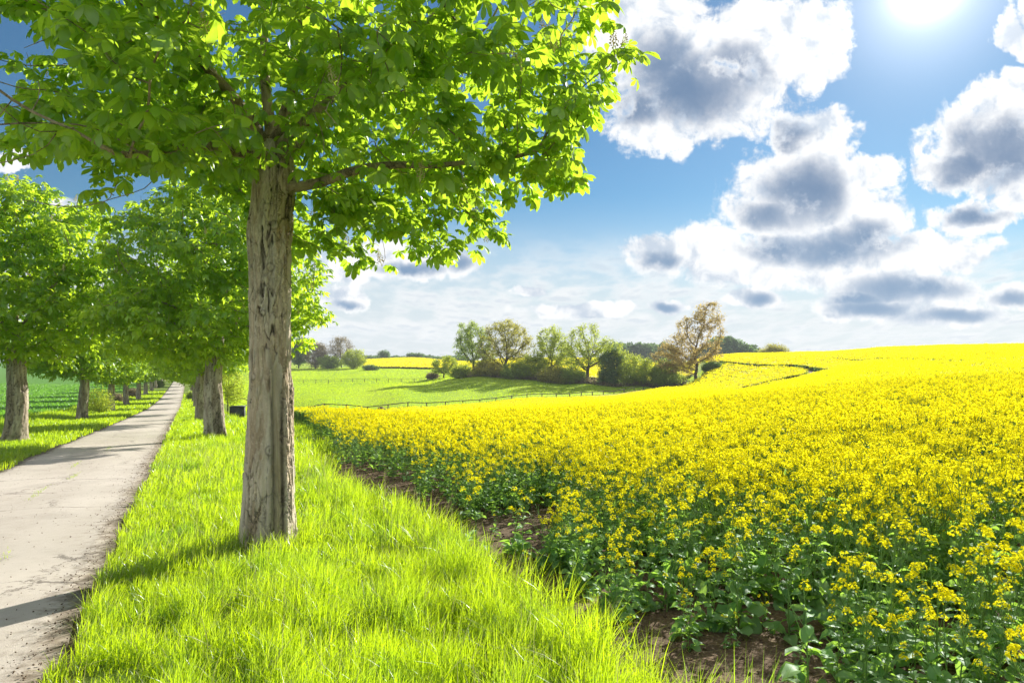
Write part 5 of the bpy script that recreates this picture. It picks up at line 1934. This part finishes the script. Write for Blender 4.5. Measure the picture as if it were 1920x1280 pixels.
x, y, s = np.concatenate(xs), np.concatenate(ys), np.concatenate(ss2)
KB.inst(octv, octt, rotmats(lr.uniform(0, 6.28, len(x)), lr.normal(0, 0.4, len(x)), lr.normal(0, 0.4, len(x)), s) * np.array([1, 0.7, 0.7])[None, None, :], np.stack([x, y, ground(x, y) + s * 0.3], -1))
tag(link("earth_crumbs", KB.mesh(False), M_CRUMB), "brown earth crumbs and debris strewn along the road edges and soil", "litter", None, 'stuff')

# ------------------------------------------------------------------ fences
M_WOOD = plain_mat("weathered_wood", (0.04, 0.034, 0.03), (0.10, 0.085, 0.075), 6)


def fence(name, label, pts, gap, ph, rails, pw, rng):
    root = empty(name, (pts[0][0], pts[0][1], gz(*pts[0])))
    tag(root, label, "fence")
    o0 = np.array(root.location)
    seg = np.linalg.norm(np.diff(pts, axis=0), axis=1)
    cum = np.concatenate([[0], np.cumsum(seg)])
    d = np.arange(0, cum[-1], gap)
    X, Y = np.interp(d, cum, pts[:, 0]), np.interp(d, cum, pts[:, 1])
    Z = ground(X, Y)
    me = None
    for i in range(len(d)):
        if me is None:
            b = MB()
            b.box((0, 0, ph / 2 - 0.15), (pw, pw, ph + 0.3))
            me = b.mesh(False)
            o = link("post", me, M_WOOD, root)
        else:
            o = bpy.data.objects.new("post", me)
            COL.objects.link(o)
            o.parent = root
        o.location = np.array([X[i], Y[i], Z[i]]) - o0
        o.rotation_euler = (rng.normal(0, 0.02), rng.normal(0, 0.02), rng.normal(0, 0.1))
    for (hz_, th_) in rails:
        b = MB()
        for i in range(len(d) - 1):
            a = np.array([X[i], Y[i], Z[i] + hz_]) - o0
            c = np.array([X[i + 1], Y[i + 1], Z[i + 1] + hz_ + rng.normal(0, 0.015)]) - o0
            dd = (c - a)
            L = np.linalg.norm(dd)
            yaw = math.atan2(dd[1], dd[0])
            v = np.array([(0, -0.02, -th_ / 2), (1, -0.02, -th_ / 2), (1, 0.02, -th_ / 2), (0, 0.02, -th_ / 2), (0, -0.02, th_ / 2), (1, -0.02, th_ / 2), (1, 0.02, th_ / 2), (0, 0.02, th_ / 2)])
            off = np.array([math.sin(yaw), -math.cos(yaw)]) * (pw / 2 + 0.022)
            P = np.empty((8, 3))
            P[:, 0] = a[0] + dd[0] * v[:, 0] - math.sin(yaw) * v[:, 1] + off[0]
            P[:, 1] = a[1] + dd[1] * v[:, 0] + math.cos(yaw) * v[:, 1] + off[1]
            P[:, 2] = a[2] + dd[2] * v[:, 0] + v[:, 2]
            b.add(P, [(3, 2, 1, 0), (4, 5, 6, 7), (0, 1, 5, 4), (1, 2, 6, 5), (2, 3, 7, 6), (3, 0, 4, 7)])
        link("rail", b.mesh(False), M_WOOD, root)
    return root


fr_ = np.random.default_rng(65)
fence("post_fence", "dark wooden post and rail fence between the yellow crop and the pasture", FENCE, 3.45, 1.36, ((1.28, 0.13), (0.6, 0.06)), 0.15, fr_)
FF = np.array([on_ground(*p, 60) for p in ((545, 718), (640, 718), (740, 717), (810, 714), (850, 708), (872, 702))])
fence("post_fence", "thin grey fence crossing the middle of the pasture", FF, 3.6, 1.15, ((1.08, 0.07), (0.6, 0.05)), 0.13, fr_)

# ------------------------------------------------------------------ brambles under the hedge trees
BB = MB()
hr = np.random.default_rng(66)
t = hr.random(9000)
hp = np.array([((px - 960) / F * D, D) for px, D in ((880, 184), (950, 179), (1010, 176), (1100, 171), (1200, 167), (1285, 165))])
k = t * 5
i0 = np.minimum(k.astype(int), 4)
f_ = (k - i0)[:, None]
pp_ = hp[i0] * (1 - f_) + hp[i0 + 1] * f_
pp_ = pp_ + hr.normal(0, 0.6, pp_.shape)
zz = ground(pp_[:, 0], pp_[:, 1]) + np.abs(hr.normal(0, 0.6, 9000)) * (0.5 + 0.9 * vnoise(t * 60, 0.5, 0, 9))
tv, tq = quad_leaf(0.6)
BB.inst(tv, tq, rotmats(hr.uniform(0, 6.28, 9000), hr.normal(-0.3, 0.7, 9000), hr.normal(0, 0.5, 9000), hr.uniform(0.25, 0.7, 9000)), np.stack([pp_[:, 0], pp_[:, 1], zz], -1))
tag(link("bramble_hedge", BB.mesh(), M_BROWN), "low brown bramble growth running along the feet of the hedge trees", "hedge")

# ------------------------------------------------------------------ dark box and molehill
M_DARK = plain_mat("dark_box", (0.06, 0.068, 0.08), (0.10, 0.11, 0.125), 6, 0.6)
bx_, by_ = (446 - 960) / F * 41.0, 41.0
bxr = empty("field_box", (bx_, by_, gz(bx_, by_)), 0.25)
tag(bxr, "square dark grey box half hidden by leaves in the grass behind the near trunk", "box")
b = MB()
b.box((0, 0, 0.36), (0.76, 0.7, 0.72))
b.box((-0.39, -0.36, 0.37), (0.05, 0.05, 0.76))
b.box((0.39, -0.36, 0.37), (0.05, 0.05, 0.76))
link("body", b.mesh(False), M_DARK, bxr)
b = MB()
b.box((0, 0, 0.775), (0.86, 0.8, 0.05))
link("lid", b.mesh(False), M_DARK, bxr)
p = on_ground(714, 768, 60)
MH = MB()
a = np.linspace(0, 2 * np.pi, 14, endpoint=False)
rings = [(0.75, -0.05), (0.6, 0.2), (0.38, 0.42), (0.15, 0.52)]
v = np.array([[r_ * math.cos(q_) * (1 + 0.12 * math.sin(3 * q_)), r_ * math.sin(q_), h_] for r_, h_ in rings for q_ in a] + [[0, 0, 0.54]])
q = [(i * 14 + j, i * 14 + (j + 1) % 14, (i + 1) * 14 + (j + 1) % 14, (i + 1) * 14 + j) for i in range(3) for j in range(14)]
MH.add(v, q, [(42 + j, 42 + (j + 1) % 14, 56) for j in range(14)])
o = link("earth_mound", MH.mesh(), M_CRUMB)
o.location = (p[0], p[1], gz(*p))
tag(o, "small dark earth mound on the pasture just behind the fence", "mound")

# ------------------------------------------------------------------ air
hb_ = MB()
hb_.box((0, 0, 13.0), (2100, 2100, 56.0))
hm_ = bpy.data.materials.new("haze")
hm_.use_nodes = True
g = NT(hm_.node_tree)
pv = g.n('ShaderNodeVolumePrincipled')
pv.inputs['Color'].default_value = (0.86, 0.92, 1.0, 1)
pv.inputs['Density'].default_value = HAZE
pv.inputs['Anisotropy'].default_value = 0.0
go = g.n('ShaderNodeOutputMaterial')
g.put(go.inputs['Volume'], pv.outputs[0])
if HAZE > 0:
    tag(link("haze", hb_.mesh(False), hm_), "thin pale haze in the air over the fields", "haze", None, 'stuff')
